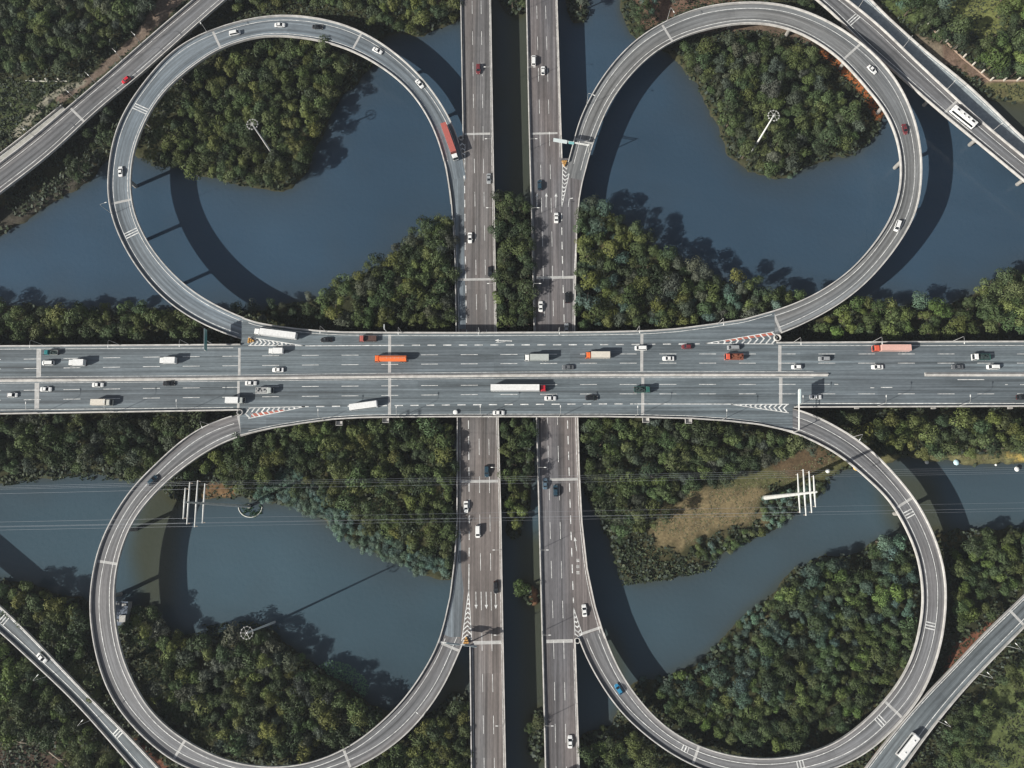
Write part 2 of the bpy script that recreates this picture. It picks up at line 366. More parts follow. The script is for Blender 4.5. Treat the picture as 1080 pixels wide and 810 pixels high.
# ------------------------------------------------------------------ straight decks
def interp_edge(pts, t): 
    pts = sorted(pts); return np.interp(t, [p[0] for p in pts], [p[1] for p in pts])
def slab_bridge(name, label, A, B, ts, z, asph, horizontal):
    """A and B: edge polylines as lists of segments [(t,v),...]; a jump between segments is a step in the outline"""
    o = empty(name); tag(o, label, 'bridge')
    def ev(segs, t, sidep):
        for sgm in segs:
            if sgm[0][0]-1e-6 <= t <= sgm[-1][0]+1e-6:
                if sidep and abs(t-sgm[-1][0]) < 1e-6 and sgm is not segs[-1]: continue
                return interp_edge(sgm, t)
        return interp_edge(segs[-1], t)
    brk = sorted({sg[0][0] for sg in A+B} | {sg[-1][0] for sg in A+B})
    st = []
    for t in sorted(set(list(ts)+brk)):
        st.append((t, ev(A, t, False), ev(B, t, False)))
        if t in brk and t not in (brk[0], brk[-1]): st.append((t, ev(A, t, True), ev(B, t, True)))
    pt = (lambda t, v, zz: P(t, v, zz)) if horizontal else (lambda t, v, zz: P(v, t, zz))
    d = MB(); g = MB(); a = MB(); rings = []; gr = []
    for k, (t, va, vb) in enumerate(st):
        pa, pb = pt(t, va, z), pt(t, vb, z); u = (pb-pa)/np.linalg.norm(pb-pa); e = .01*k
        rings.append([pa-[0, 0, .06], pb-[0, 0, .06], pb-[0, 0, .45], pb-u*2.2-[0, 0, .8], pa+u*2.2-[0, 0, .8], pa-[0, 0, .45]])
    d.loft(rings); d.build('deck', CONC_D, o)
    # surface strips
    s = 0.
    for k in range(len(st)-1):
        if abs(st[k][0]-st[k+1][0]) < 1e-6: continue
        (t0, a0, b0), (t1, a1, b1) = st[k], st[k+1]
        p0, q0, p1, q1 = pt(t0, a0, z), pt(t0, b0, z), pt(t1, a1, z), pt(t1, b1, z); L = np.linalg.norm((p1+q1-p0-q0)/2)
        sx = (lambda p: p[1]) if horizontal else (lambda p: p[0])
        qd = [p0, q0, q1, p1]
        uvs = [(sx(p0)+400, s), (sx(q0)+400, s), (sx(q1)+400, s+L), (sx(p1)+400, s+L)]
        if horizontal: qd = qd; 
        nrm = np.cross(qd[1]-qd[0], qd[3]-qd[0])
        if nrm[2] < 0: qd = [qd[0], qd[3], qd[2], qd[1]]; uvs = [uvs[0], uvs[3], uvs[2], uvs[1]]
        a.quad(*qd, 0, uvs); s += L
    a.build('road_surface', asph, o)
    # girders under the slab
    for fr in (.16, .39, .61, .84):
        ln = [pt(t, va+(vb-va)*fr, z) for t, va, vb in st]; keep = [ln[0]]
        base = [sg for sg in (A, B)]
        ln = [pt(t, interp_edge([A[0][0], A[-1][-1]], t)*(1-fr)+interp_edge([B[0][0], B[-1][-1]], t)*fr, z) for t in np.linspace(brk[0], brk[-1], 30)]
        beam_along(g, ln, 1.2, 2.0, -2.1, -.81)
    g.build('girders', CONC_D, o)
    for segs, s_in in ((A, 1), (B, -1)):
        for sgm in segs:
            tt = np.linspace(sgm[0][0], sgm[-1][0], max(3, int(abs(sgm[-1][0]-sgm[0][0])/8)))
            ln = np.array([pt(t, interp_edge(sgm, t)+s_in*.6, z) for t in tt]); pb = MB()
            beam_along(pb, ln, .56, .42, -.05, .95); pb.build('parapet', CONC, o)
    return o, st, pt
# the east-west highway
H_top = [[(-90,364.9),(0,364.6),(160,363.6),(254,363)],[(256,335),(270,339.8),(290,343.5),(309,346),(335,348.6),(361,350),(407,350.4),(480,350.6),(540,350.4),(600,350.2),(640,349.7),(684,348.6),(714,346.5),(751,341.7),(785,336.5),(817,327.5)],[(819,361),(870,360.8),(1000,360),(1170,359.5)]]
H_bot = [[(-90,438),(0,437),(160,434.5),(252,433)],[(254,459.7),(270,455.8),(290,451.5),(320,446.8),(350,442.8),(380,441),(409,440.5),(480,440),(640,440),(678,440.6),(729,441.9),(766,444.3),(800,448),(836,455.8)],[(838,430),(1080,429),(1170,428.8)]]
HB, _, _ = slab_bridge('highway_bridge', 'wide blue-grey east-west highway bridge crossing the middle above the other roads', H_top, H_bot, np.arange(-90, 1171, 10), ZH, A_H, True)
# west carriageway (southbound) and east carriageway (northbound)
W_l = [[(-90,485),(0,485.4),(120,487.6),(144,487.8)],[(146,461.5),(176,470),(210,475.3),(239,477.6),(278,479.6),(348,480.6),(440,481.9),(550,481.5),(590,479),(628,474.4),(655,468.5),(678,462)],[(680,495.2),(790,496.5),(900,498)]]
W_r = [[(-90,516),(0,518),(120,520),(240,522.3),(350,524),(440,526),(550,529),(670,531),(790,533.4),(900,535.5)]]
E_l = [[(-90,552.5),(0,554.7),(120,557.2),(240,560.4),(345,562.7),(440,565.3),(550,568.2),(670,571.3),(790,574.4),(900,577)]]
E_r = [[(-90,586),(0,588),(60,589.8),(120,591.6),(167,593.2)],[(169,621),(179,618),(195,614),(210,611.4),(240,608.8),(300,607.4),(345,606.6),(400,608),(440,609.8),(500,611.6),(550,614.2),(600,619.8),(639,628),(673,638.5)],[(675,607),(790,610.8),(900,613.5)]]
WB, _, _ = slab_bridge('road_bridge', 'southbound brown-grey road bridge, the left of the two passing under the highway', W_l, W_r, np.arange(-90, 901, 12), ZL, A_W, False)
EB, _, _ = slab_bridge('road_bridge', 'northbound road bridge, the right of the two passing under the highway', E_l, E_r, np.arange(-90, 901, 12), ZL, A_E, False)

# the merging lanes keep the tone of the loop they come from
for yy, lf, rt, asp in ((np.arange(147, 349, 8), W_l[1], [(147,486.5),(193,489.3),(260,489.8),(348,491.2)], A_TL), (np.arange(560, 679, 7), W_l[1], [(560,486),(600,486.5),(622,489),(678,485.5)], A_TL)):
    m = MB(); s_ = 0.
    for y0, y1 in zip(yy, yy[1:]):
        g = lambda y: (P(interp_edge(lf, y)+2.4, y, ZL)+[0, 0, .012], P(interp_edge(rt, y), y, ZL)+[0, 0, .012]); (a0, b0), (a1, b1) = g(y0), g(y1); L_ = np.linalg.norm(a1-a0)
        m.quad(a1, b1, b0, a0, 0, [(a1[0]+50, s_+L_), (b1[0]+50, s_+L_), (b0[0]+50, s_), (a0[0]+50, s_)]); s_ += L_
    m.build('merging_lane_surface', asp, WB)
# median barrier of the highway: two lengths with an opening between them
def med_y(x): return np.interp(x, [-90, 0, 160, 320, 440, 540, 640, 1170], [402.2, 401.0, 399.8, 397.9, 396.6, 395.6, 395.1, 395.0])
for a_, b_ in ((-90, 875), (975, 1170)):
    mbx = MB(); ln = np.array([P(x, med_y(x), ZH) for x in np.arange(a_, b_+1, 9)])
    beam_along(mbx, ln, .75, .3, -.02, .95); beam_along(mbx, ln, 1.5, 1.5, -.02, .2); mbx.build('median_barrier', CONC, HB)

# ------------------------------------------------------------------ road markings
mk = MG()
def Hl(pts, w=.2, dash=1, gap=0, start=0., z=ZH, m=None): dashes(m or mk, np.array([P(x, y, z) for x, y in pts]), w, dash, gap, start)
def dash_px(y_of, x0, x1, first, per, ln, w, m=None):
    x = first-math.ceil((first-x0)/per)*per; m = (m or mk).new('lane_line')
    while x < x1:
        a, b = max(x, x0), min(x+ln, x1)
        if b-a > 2: dashes(m or mk, np.array([P(a, y_of(a), ZH), P(b, y_of(b), ZH)]), w, 500, 1)
        x += per
U1 = lambda x: np.interp(x, [0, 160, 320, 480, 640, 1080], [379.2, 376.6, 374.8, 374.1, 373.3, 373.3])
U2 = lambda x: np.interp(x, [0, 160, 320, 480, 640, 1080], [389.2, 386.6, 385, 383.8, 383, 383])
L1 = lambda x: np.interp(x, [0, 160, 320, 480, 640, 1080], [412, 409.6, 407.6, 406.4, 405.4, 405.4])
L2 = lambda x: np.interp(x, [0, 160, 320, 480, 640, 1080], [422, 419.8, 418, 416.3, 415.4, 415.4])
for f in (U1, U2, L1, L2):
    dash_px(f, -80, 875 if f is L1 else 1160, 486, 41.9, 17.8, .22)
for x0, x1, y in ((880,884,405.4),(918,922,409),(929,941,408.6),(1010,1038,400.4),(1060,1063,405.6),(1076,1100,405.6)):
    dashes(mk, np.array([P(x0, y, ZH), P(x1, y, ZH)]), .3, 500, 1)
ax_t = lambda x: np.interp(x, [320, 430, 640, 745], [364.8, 364.1, 363.5, 362.6])
ax_b = lambda x: np.interp(x, [315, 480, 640, 775], [429, 427, 426, 426.2])
dash_px(ax_t, 430, 738, 484, 16.55, 8.6, .42); dash_px(ax_b, 318, 668, 482.5, 16.55, 8.6, .42)
Hl([(x, ax_t(x)) for x in range(322, 428, 8)], .34); Hl([(x, ax_b(x)) for x in range(669, 776, 8)], .34)
# edge lines
Hl([(x, np.interp(x, [-90, 0, 254], [368.7, 368.3, 366.8])) for x in range(-90, 256, 12)]); Hl([(x, 364.4) for x in range(822, 1170, 12)])
Hl([(x, np.interp(x, [-90, 0, 252], [433.4, 432.5, 429.6])) for x in range(-90, 256, 12)]); Hl([(x, 425.5) for x in range(842, 1170, 12)], .3)
Hl([(x, interp_edge(H_top[1], x)+3.4) for x in list(range(262, 816, 8))]); Hl([(x, interp_edge(H_bot[1], x)-3.2) for x in range(262, 836, 8)])
Hl([(x, med_y(x)-3.2) for x in range(-90, 870, 12)], .14); Hl([(x, med_y(x)+3.2) for x in range(-90, 870, 12)], .14)

def gore(m, apex, b1, b2, z, n, to_apex, w=.5, red=None, lw=.3):
    """striped triangle between diverging lanes: border lines and chevrons"""
    A, B1, B2 = [P(*p, z) for p in (apex, b1, b2)]; m = m.new('chevron_marking'); red = red.new('chevron_marking') if red else None
    for B in (B1, B2): dashes(m, np.array([A, B]), lw, 500, 1)
    M = (B1+B2)/2; ax = (M-A)/np.linalg.norm(M-A); 
    for k in range(n):
        t = (k+.9)/(n+.4); c1, c2 = A+(B1-A)*t, A+(B2-A)*t; cc = (c1+c2)/2; half = np.linalg.norm(c1-c2)/2
        tip = cc-ax*half*.9 if to_apex else cc+ax*half*.9
        for e in (c1, c2):
            u = ax*w
            tgt = red if (red is not None and (k % 2 == 0)) else m
            q = [tip, e, e+u, tip+u]; q = [p+np.array([0, 0, .034]) for p in q]
            nn = np.cross(q[1]-q[0], q[3]-q[0])
            if nn[2] < 0: q = q[::-1]
            tgt.quad(*q)
redm = MG()
gore(mk, (320,364.6), (262,355.5), (262,364.5), ZH, 12, True, .7)
gore(mk, (744,362.3), (816,349.8), (816,362.8), ZH, 11, False, .75)
gore(mk, (322,428.8), (262,441.5), (262,430.2), ZH, 11, False, .75)
gore(mk, (771,426.5), (832,435.5), (832,426.3), ZH, 11, True, .7)
# red paint fields in two of the gores
for pts in ([(765,358.2),(815,350.6),(815,353.4),(765,360.4)], [(265,439.8),(300,433.6),(300,431.8),(265,436.4)]):
    redm.new('red_road_marking').poly([P(x, y, ZH)+np.array([0, 0, .022]) for x, y in pts][::-1])
for o_, i_, mm in ((HB, mk, 'road_marking'),): mk.build(mm, PAINT, o_)
redm.build('red_road_marking', PAINT_R, HB)
jm = MG()
for x, y0, y1, w in ((41,368,398,1.9),(39,404,431,1.9),(252.5,367,396,1.0),(251.5,402,431,1.0),(411,353,393,1.2),(411,399,438,1.2),(677,352,392,1.2),(678,398,438,1.2),(822.5,364,392,1.3),(823.5,398,427,1.3)):
    a, b = P(x, y0, ZH), P(x-.2, y1, ZH); dashes(jm, np.array([a, b]), w, 500, 1, dz=.02)
jm.l = [('expansion_joint', b) for _, b in jm.l]; jm.build('', JOINT, HB)

def arrow(m, x, y, dx, dy, z, L=5.5, w=.28, head=True, turn=0):
    """straight lane arrow, head at the front; pixel position and heading"""
    if isinstance(m, MG): m = m.new('lane_arrow' if head else 'lane_line')
    p = P(x, y, z); q = P(x+dx, y+dy, z); d = (q-p)/np.linalg.norm(q-p); n = np.array([-d[1], d[0], 0]); e = np.array([0, 0, .034])
    a, b = p-d*L/2, p+d*L/2; m.quad(a-n*w/2+e, b-n*w/2+e, b+n*w/2+e, a+n*w/2+e)
    if head:
        t = b+d*1.6
        if turn: t = b+n*turn*1.5+d*.6; m.quad(b-n*.15+e, t-d*.2+e, t+d*.2+e, b+d*.4+e) if turn > 0 else m.quad(t-d*.2+e, b-n*.15+e, b+d*.4+e, t+d*.2+e)
        else: m.poly([b-n*.62+e, b+n*.62+e, t+e][::1] if np.cross(n*1.24, t-b+n*.62)[2] > 0 else [t+e, b+n*.62+e, b-n*.62+e])
for root, xs, first, rng in ((WB, ([(0,497.9),(120,499.5),(240,501.3),(345,502.9),(440,505.1),(550,506),(670,508.2),(790,510.3),(900,512.5)],[(0,507.3),(120,509.2),(240,511),(345,513.1),(440,515.3),(550,516.8),(670,518.6),(790,521.1),(900,523.3)]), 33, (-85, 895)),
                             (EB, ([(0,565.9),(120,569),(240,571.8),(345,574.4),(440,577.4),(550,580),(670,583.8),(790,586),(900,588.5)],[(0,575.2),(120,578.9),(240,581.9),(345,584),(440,587.8),(550,590.7),(670,594.4),(790,597),(900,599.5)]), 38.5, (-85, 895))):
    m = MG()
    for pts in xs:
        ln = np.array([P(np.interp(y, [p[0] for p in pts], [p[1] for p in pts]), y, ZL) for y in np.arange(-90, 900, 10)])
        d = np.r_[0, np.cumsum(np.linalg.norm(np.diff(ln, axis=0), axis=1))]; f0 = np.interp(first, np.arange(-90, 900, 10), d)
        dashes(m, ln, .2, 6.7, 8.6, f0-math.ceil(f0/15.3)*15.3)
    if root is WB:
        Vl = lambda pts, w=.2, dash=1, gap=0: dashes(m, pxline(pts, ZL, 10), w, dash, gap)
        Vl([(490,196),(490.7,260),(492,345),(494,440),(494.9,550),(494.6,600)], .38, 3.4, 3.0); Vl([(494.6,600),(494.4,622)], .35)
        Vl([(519,-80),(516,0),(517.8,120),(519.9,240),(521.8,350),(523.6,440),(526.6,550),(528.6,670),(531,790),(533,890)][1:], .16)
        Vl([(487.4,-80),(488,0),(490,120),(490.5,140)], .16); Vl([(479.2,230),(482.5,290),(484,348),(485,440),(485,550),(482.5,590),(478,628),(471,660)], .2)
        Vl([(498.5,684),(499.5,790),(501,890)], .16)
        gore(m, (490,193), (484.5,152), (490.5,152), ZL, 8, False, .6); gore(m, (494.4,622), (487,676), (497.5,676), ZL, 10, True, .6)
        for x, h in ((502,1),(507.5,0),(512.8,1),(518,0),(522.8,1)): arrow(m, x, 631, .02, 1, ZL, 5.0, .26, bool(h))
        yj = ((141.5,490,517,1.),(295,483,521.5,1.),(508,486,525.5,1.1),(678,499,528.5,1.3))
    else:
        Vl = lambda pts, w=.2, dash=1, gap=0: dashes(m, pxline(pts, ZL, 10), w, dash, gap)
        Vl([(592.4,225),(592.8,260),(595.2,345),(598.4,440),(601.9,550),(604.8,636)], .38, 3.4, 3.0)
        Vl([(556.6,0),(559.3,120),(562.4,240),(564.8,345),(567.5,440),(570.4,550),(573.4,670),(576.6,790),(579,890)], .16)
        Vl([(586,0),(589.6,120),(590.5,166)], .16); Vl([(609,225),(605.6,290),(604.2,345),(606.3,420),(609,500),(611.6,550),(617,600),(624,636),(633,668)], .2)
        Vl([(604.8,684),(608.4,790),(611,890)], .16)
        gore(m, (592.4,219), (593.5,173), (602.5,173), ZL, 10, True, .6); gore(m, (605,641), (606.5,670), (614.5,670), ZL, 6, False, .6)
        for x, h in ((566.3,1),(576,1),(586.3,1)): arrow(m, x, 213, .02, -1, ZL, 5.0, .26, bool(h))
        arrow(m, 599.8, 214, .15, -1, ZL, 3.6, .26, True, -1); arrow(m, 607.5, 576, -.15, -1, ZL, 4.0, .26, True)
        for yy in (591, 597.5, 604):
            c_ = P(609.5, yy, ZL+.034); mq = m.new('worn_road_lettering')
            for k in (-1, 0, 1): mq.quad(c_+[-.6, k*.45-.1, 0], c_+[.6, k*.45-.1, 0], c_+[.6, k*.45+.1, 0], c_+[-.6, k*.45+.1, 0])
        yj = ((141,561,588,.9),(293,565.5,605,1.2),(506,579,609,1.),(676.5,576,604,1.3))
    m.build('road_marking', PAINT, root)
    j = MG()
    for y, x0, x1, w in yj: dashes(j, np.array([P(x0, y, ZL), P(x1, y-.6, ZL)]), w, 500, 1, dz=.02)
    j.l = [('expansion_joint', b) for _, b in j.l]; j.build('', JOINT, root)
arm = MG(); arrow(arm, 533, 359.4, -1, -.04, ZH, 5.5, .34, True); arrow(arm, 528, 360.8, -1, .08, ZH, 4.0, .2, False); arm.build('lane_arrow', PAINT, HB)

# loop cross bands: triple speed stripes and single joints
for key, stripes, singles in (('TL', [(147,116),(135,248)], [(129,214),(375,43),(228,40)]), ('TR', [], [(704,33),(615,150),(898,52),(821,340)]),
                              ('BL', [], [(114,592),(362,797),(193,790),(253,447),(473,682)]), ('BR', [(969,537),(983,661),(930,764),(723,792),(842,808)], [(960,526),(733,796),(943,745),(620,668),(824,440)])):
    o, c, hw, m, side, near = loops[key]; j = MG()
    for p in stripes:
        i = near(p); bd = sorted((side*(hw[i]-LNS[key][0]), -side*(hw[i]-LNS[key][1])))
        for k in (-1, 0, 1): cross_band(m, c, hw, i, .45, 0, .035, bd[0], bd[1], k*1.15)
    for p in singles: cross_band(j, c, hw, near(p), 1.0, .6, .02)
    m.build('road_marking', PAINT, o); j.build('expansion_joint', JOINT, o)

# ------------------------------------------------------------------ the four corner ramps and the two low service bridges
def ramp(label, e1, e2, z, asph, lines, stripes=(), singles=(), piers=26., name='ramp_bridge', surf=True):
    a = cr(e1, 6.); b = cr(e2, 3.); a = resample(a, step=12.)
    o, c, hw, m, side, near = ribbon_bridge(name, label, e1, e2, z if callable(z) else (lambda s: z), asph, lines, piers=piers)
    for p in stripes:
        i = near(p); bd = sorted((side*(hw[i]-lines[0]), -side*(hw[i]-lines[1])))
        for k in (-1, 0, 1): cross_band(m, c, hw, i, .45, 0, .035, bd[0], bd[1], k*1.15)
    j = MG()
    for p in singles: cross_band(j, c, hw, near(p), 1.0, .6, .02)
    m.build('road_marking', PAINT, o)
    if singles: j.build('expansion_joint', JOINT, o)
    return o, c, hw, m, side, near
RTL = ramp('straight slip-road bridge crossing the upper-left corner, red car on it', [(-90,243),(0,172.5),(31,149),(77.8,109),(119,74),(153,44),(207,-2),(300,-78)], [(-90,275),(0,205),(51.9,164.7),(103.7,117),(145,83),(181.6,50.6),(236,2.6),(330,-76)], 9.5, A_RR, (2.0, 2.6), singles=[(84,126)])
RTR = ramp('slip-road bridge crossing the upper-right corner, white bus on it', [(780,-90),(893,0),(924,24.6),(955,54.5),(999,96),(1033,127),(1080,166),(1170,238)], [(745,-86),(860.6,0),(908.6,46),(952.6,84.6),(991.6,119),(1033,153),(1080,192),(1170,266)], 9.5, A_RR, (2.4, 2.4), stripes=[(899,21)], singles=[(1001,112)])
RBL = ramp('grey slip-road bridge crossing the lower-left corner, partly under tree crowns', [(-90,560),(0,637.6),(33.7,670),(67.4,705),(103.7,742.7),(134.9,773.8),(170,811),(240,890)], [(-90,590),(0,666),(33.7,697),(72.6,733.5),(103.7,767),(134.9,803),(200,876)], 10.3, A_RB, (1.1, 2.4), stripes=[(4,654),(123,779)])
RBR = ramp('grey slip-road bridge crossing the lower-right corner, white coach on it', [(1160,545),(1080,627),(1043,662),(1007,700),(970.8,737.5),(939.7,774),(908,815),(860,880)], [(1170,570),(1080,661),(1043,698.6),(1012,732),(978.6,773),(945,820),(895,890)], 9.0, A_RB, (1.3, 2.0), singles=[(1069,650)])
# low bridges beside two of the ramps
STL = ramp('low pale concrete service bridge beside the upper-left slip road', [(-90,230),(0,163),(31,139),(66,111)], [(-90,243),(0,176),(31,152),(73,118)], 3.2, mat('pale_deck', (.36, .36, .33), .8, noise=.25, scale=.6), (.9, .9), name='service_bridge')
STR = ramp('low pale service bridge in the shade beside the upper-right slip road', [(840,-90),(917.6,0),(950,31),(976,54.5),(1012,83),(1043.4,111.5),(1080,147),(1170,222)], [(800,-90),(882,0),(915,31),(945,58),(980,88),(1014,119),(1055,158),(1150,240)], 4.0, mat('pale_deck_2', (.26, .30, .32), .8, noise=.25, scale=.6), (1.2, 1.2), name='service_bridge')

# piers of the three straight bridges
def col_pier(root, px, py, zt, w):
    m = MB(); p = P(px, py, zt)
    for dx in (-1, 1):
        q = p+w*dx; m.tube((q[0], q[1], -1.5), (q[0], q[1], zt-3.3), .7, .7, 12)
    a, b = p-w*1.35, p+w*1.35; u = w/np.linalg.norm(w); v = np.array([-u[1], u[0], 0])*.8
    m.loft([[a-v+[0, 0, zt-3.3-zt], b-v+[0, 0, -3.3], b+v+[0, 0, -3.3], a+v+[0, 0, -3.3]], [a-v+[0, 0, -2.12], b-v+[0, 0, -2.12], b+v+[0, 0, -2.12], a+v+[0, 0, -2.12]]])
    m.build('pier', CONC_D, root)
for x in (3, 91, 173, 255, 338, 407, 452, 632, 681, 726, 822, 904, 985, 1066):
    col_pier(HB, x, 397, ZH, np.array([0, 9.5, 0]))
for y in (-40, 30, 100, 165, 230, 295, 440, 508, 590, 678, 745, 820):
    col_pier(WB, 505.5+(y/810)*12, y, ZL, np.array([4.0, 0, 0])); col_pier(EB, 573+(y/810)*20, y, ZL, np.array([4.2, 0, 0]))
for x, y in ((407,443.6),(681,443.4),(726,444.3),(358,446.5)):   # small access platforms on the highway's south side
    m = MB(); p = P(x, y, ZH); m.box(p[0]-1.3, p[0]+1.3, p[1]-.9, p[1]+.9, ZH-.4, ZH-.2); m.box(p[0]-1.3, p[0]-1.2, p[1]-.9, p[1]+.9, ZH-.2, ZH+.8); m.box(p[0]+1.2, p[0]+1.3, p[1]-.9, p[1]+.9, ZH-.2, ZH+.8)
    m.box(p[0]-1.2, p[0]+1.2, p[1]-.9, p[1]-.8, ZH-.2, ZH+.8); m.build('access_platform', CONC, HB)
# crash cushions, rounded parapet noses
def nose_cap(root, px, py, z, r):
    m = MB(); p = P(px, py, z); k = 14
    o_ = [(p[0]+r*math.cos(2*math.pi*i/k), p[1]+r*math.sin(2*math.pi*i/k)) for i in range(k+1)]
    beam_along(m, np.array([(x, y, z) for x, y in o_]), .46, .26, 0, .97); m.build('parapet_nose', CONC, root)
nose_cap(HB, 819.5, 356.4, ZH, 1.3); nose_cap(HB, 253.5, 435.2, ZH, 1.1); nose_cap(EB, 608.8, 675.5, ZL, 1.0); nose_cap(WB, 486.4, 146, ZL, .9)

# ------------------------------------------------------------------ land and water
LAND = [
 [(-260,-260),(485,-260),(485,23),(455,33),(440,40),(425,34),(412,36),(400,50),(393,72),(380,85),(360,98),(350,118),(343,140),(330,158),(325,180),(310,197),(296,202),(270,196),(240,195),(205,182),(185,174),(165,176),(150,165),(135,160),(112,165),(100,188),(70,205),(0,248),(-260,330)],
 [(-260,318),(0,322),(60,326),(120,325),(170,326),(215,330),(250,330),(300,322),(345,312),(375,292),(400,283),(425,258),(450,244),(480,230),(482,440),(478,612),(450,608),(425,592),(400,585),(370,570),(345,552),(325,538),(300,533),(262,528),(238,523),(215,528),(190,531),(178,522),(165,508),(135,504),(111,501),(78,500),(50,503),(26,504),(0,511),(-260,520)],
 [(520,213),(540,209),(560,214),(562,420),(562,500),(556,540),(548,570),(535,566),(528,500),(520,440)],
 [(544,612),(556,610),(567,622),(568,640),(558,640),(548,630)],
 [(556,752),(574,748),(576,800),(556,800)], [(485,-260),(560,-260),(555,14),(540,18),(530,8),(518,-5),(485,-5)],
 [(607,225),(615,216),(640,226),(655,235),(685,262),(721,280),(747,294),(773,302),(810,309),(849,316),(900,316),(940,328),(965,318),(985,328),(1010,316),(1030,308),(1059,297),(1080,284),(1340,250),(1340,488),(1080,491),(1040,489),(1000,487),(960,484),(930,488),(900,493),(872,500),(866,515),(850,532),(825,550),(815,562),(790,566),(768,582),(745,598),(728,606),(700,610),(660,616),(652,600),(646,580),(640,560),(628,540),(618,520),(612,500)],
 [(655,-260),(655,10),(666,38),(690,46),(712,60),(730,84),(745,108),(757,135),(768,160),(785,180),(815,189),(845,180),(870,168),(900,165),(921,145),(931,125),(937,100),(955,80),(980,78),(1010,92),(1040,106),(1080,110),(1340,112),(1340,-260)],
 [(-260,600),(0,614),(30,615),(60,625),(95,637),(120,642),(135,641),(161,640),(181,668),(223,672),(259,668),(285,664),(304,680),(322,694),(340,708),(368,725),(394,747),(420,752),(451,752),(470,737),(483,727),(495,738),(497,1100),(-260,1100)],
 [(612,775),(640,766),(655,740),(670,719),(706,712),(737,698),(768,668),(786,645),(810,630),(830,607),(862,590),(890,586),(934,568),(955,575),(990,560),(1020,558),(1060,558),(1340,552),(1340,1100),(612,1100)],
 [(596,-260),(622,-260),(620,20),(606,28),(598,10)]]
FX = np.arange(-330, 331, 1.25); FY = np.arange(-190, 341, 1.25)
def grid_mask(polys, z=0.3):
    X, Y = np.meshgrid(FX, FY); qx, qy = Q(X, Y, z); m = np.zeros(X.shape, bool)
    for p in polys: m |= inside(p, qx, qy)
    return m.astype(float)
def blur(a, r):
    k = np.hanning(2*r+3)[1:-1]; k /= k.sum()
    a = np.apply_along_axis(lambda v: np.convolve(np.pad(v, r, 'edge'), k, 'valid'), 0, a)
    return np.apply_along_axis(lambda v: np.convolve(np.pad(v, r, 'edge'), k, 'valid'), 1, a)
_VN = {}
def vnoise(X, Y, s, seed):
    """smooth value noise"""
    g = _VN.setdefault(seed, np.random.default_rng(seed).random((257, 257))) if seed in _VN else _VN.setdefault(seed, np.random.default_rng(seed).random((257, 257))); x = X/s+1000; y = Y/s+1000; xi = np.floor(x).astype(int); yi = np.floor(y).astype(int)
    fx = sm(x-xi); fy = sm(y-yi); h = lambda i, j: g[i % 257, j % 257]
    return (h(xi, yi)*(1-fx)*(1-fy)+h(xi+1, yi)*fx*(1-fy)+h(xi, yi+1)*(1-fx)*fy+h(xi+1, yi+1)*fx*fy)
GX, GY = np.meshgrid(FX, FY)
LM = blur(grid_mask(LAND), 3)
shore = LM + .46*(vnoise(GX, GY, 6.5, 1)-.5)+.26*(vnoise(GX, GY, 2.2, 2)-.5)
hgt = np.clip((shore-.5)*5, -1.2, 1)*1.0 + np.where(shore > .5, .5*(vnoise(GX, GY, 22, 3))+.25*vnoise(GX, GY, 4, 4), 0)*np.clip((shore-.5)*4, 0, 1)
def gz(x, y):
    i = int(round((x-FX[0])/1.25)); j = int(round((y-FY[0])/1.25))
    if 0 <= i < len(FX) and 0 <= j < len(FY): return float(hgt[j, i])
    return .6
def zone(polys, r=2): return blur(grid_mask(polys), r)[..., None]
g1 = vnoise(GX, GY, 7, 5)[..., None]; g2 = vnoise(GX, GY, 2.6, 6)[..., None]; g3 = vnoise(GX, GY, 1.6, 7)[..., None]
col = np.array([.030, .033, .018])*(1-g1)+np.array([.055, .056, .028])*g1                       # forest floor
def lay(zm, c, k=1., soft=4.):
    global col; a = np.clip(zm*k, 0, 1); a = np.clip((a-.5+(.5 if soft > 3 else .9)*(g2*.6+g1*.4-.5))*soft+.5, 0, 1)*1.0; col = col*(1-a)+np.array(c)*(.75+.5*g3)*a
lay(zone([[(-260,80),(0,84),(70,90),(78,100),(50,120),(20,140),(-260,220)]]), (.056,.072,.032))          # rough grass, upper left
lay(zone([[(192,-40),(250,-80),(215,-15),(150,46),(100,88),(64,112),(58,106),(95,82),(145,36)]],1), (.16,.125,.10))  # dirt track beside the slip road
lay(zone([[(98,86),(90,92),(66,100),(52,112),(40,124),(28,138),(20,147),(14,142),(30,124),(48,104),(64,94),(88,86)]],1), (.24,.23,.18))
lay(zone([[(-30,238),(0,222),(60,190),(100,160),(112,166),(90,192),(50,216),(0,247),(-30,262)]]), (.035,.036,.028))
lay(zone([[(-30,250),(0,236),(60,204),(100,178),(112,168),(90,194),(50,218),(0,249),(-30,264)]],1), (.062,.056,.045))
lay(zone([[(452,-40),(487,-40),(487,6),(452,6)]]), (.13,.08,.06))
lay(zone([[(655,-40),(820,-30),(780,2),(735,8),(700,22),(680,35),(672,20)]]), (.14,.09,.065))                          # red-brown soil, top
lay(zone([[(715,42),(745,26),(800,22),(850,32),(880,50),(870,56),(835,42),(800,34),(760,34)]],1), (.13,.095,.07))
lay(zone([[(862,46),(882,52),(905,74),(922,96),(934,118),(926,132),(915,112),(900,92),(880,74),(866,62)]],1), (.34,.12,.045)) # orange soil by the loop
lay(zone([[(905,-60),(1010,-60),(1000,0),(960,30),(935,12)]]), (.085,.112,.042))                                         # lawn, upper right
lay(zone([[(985,-60),(1100,-60),(1090,0),(1062,30),(1052,48),(1035,46),(1020,28),(1000,22)]]), (.15,.165,.060))
lay(zone([[(925,5),(955,36),(985,44),(1005,58),(1015,70),(990,70),(965,44),(940,30),(915,6)]],1), (.20,.165,.12))
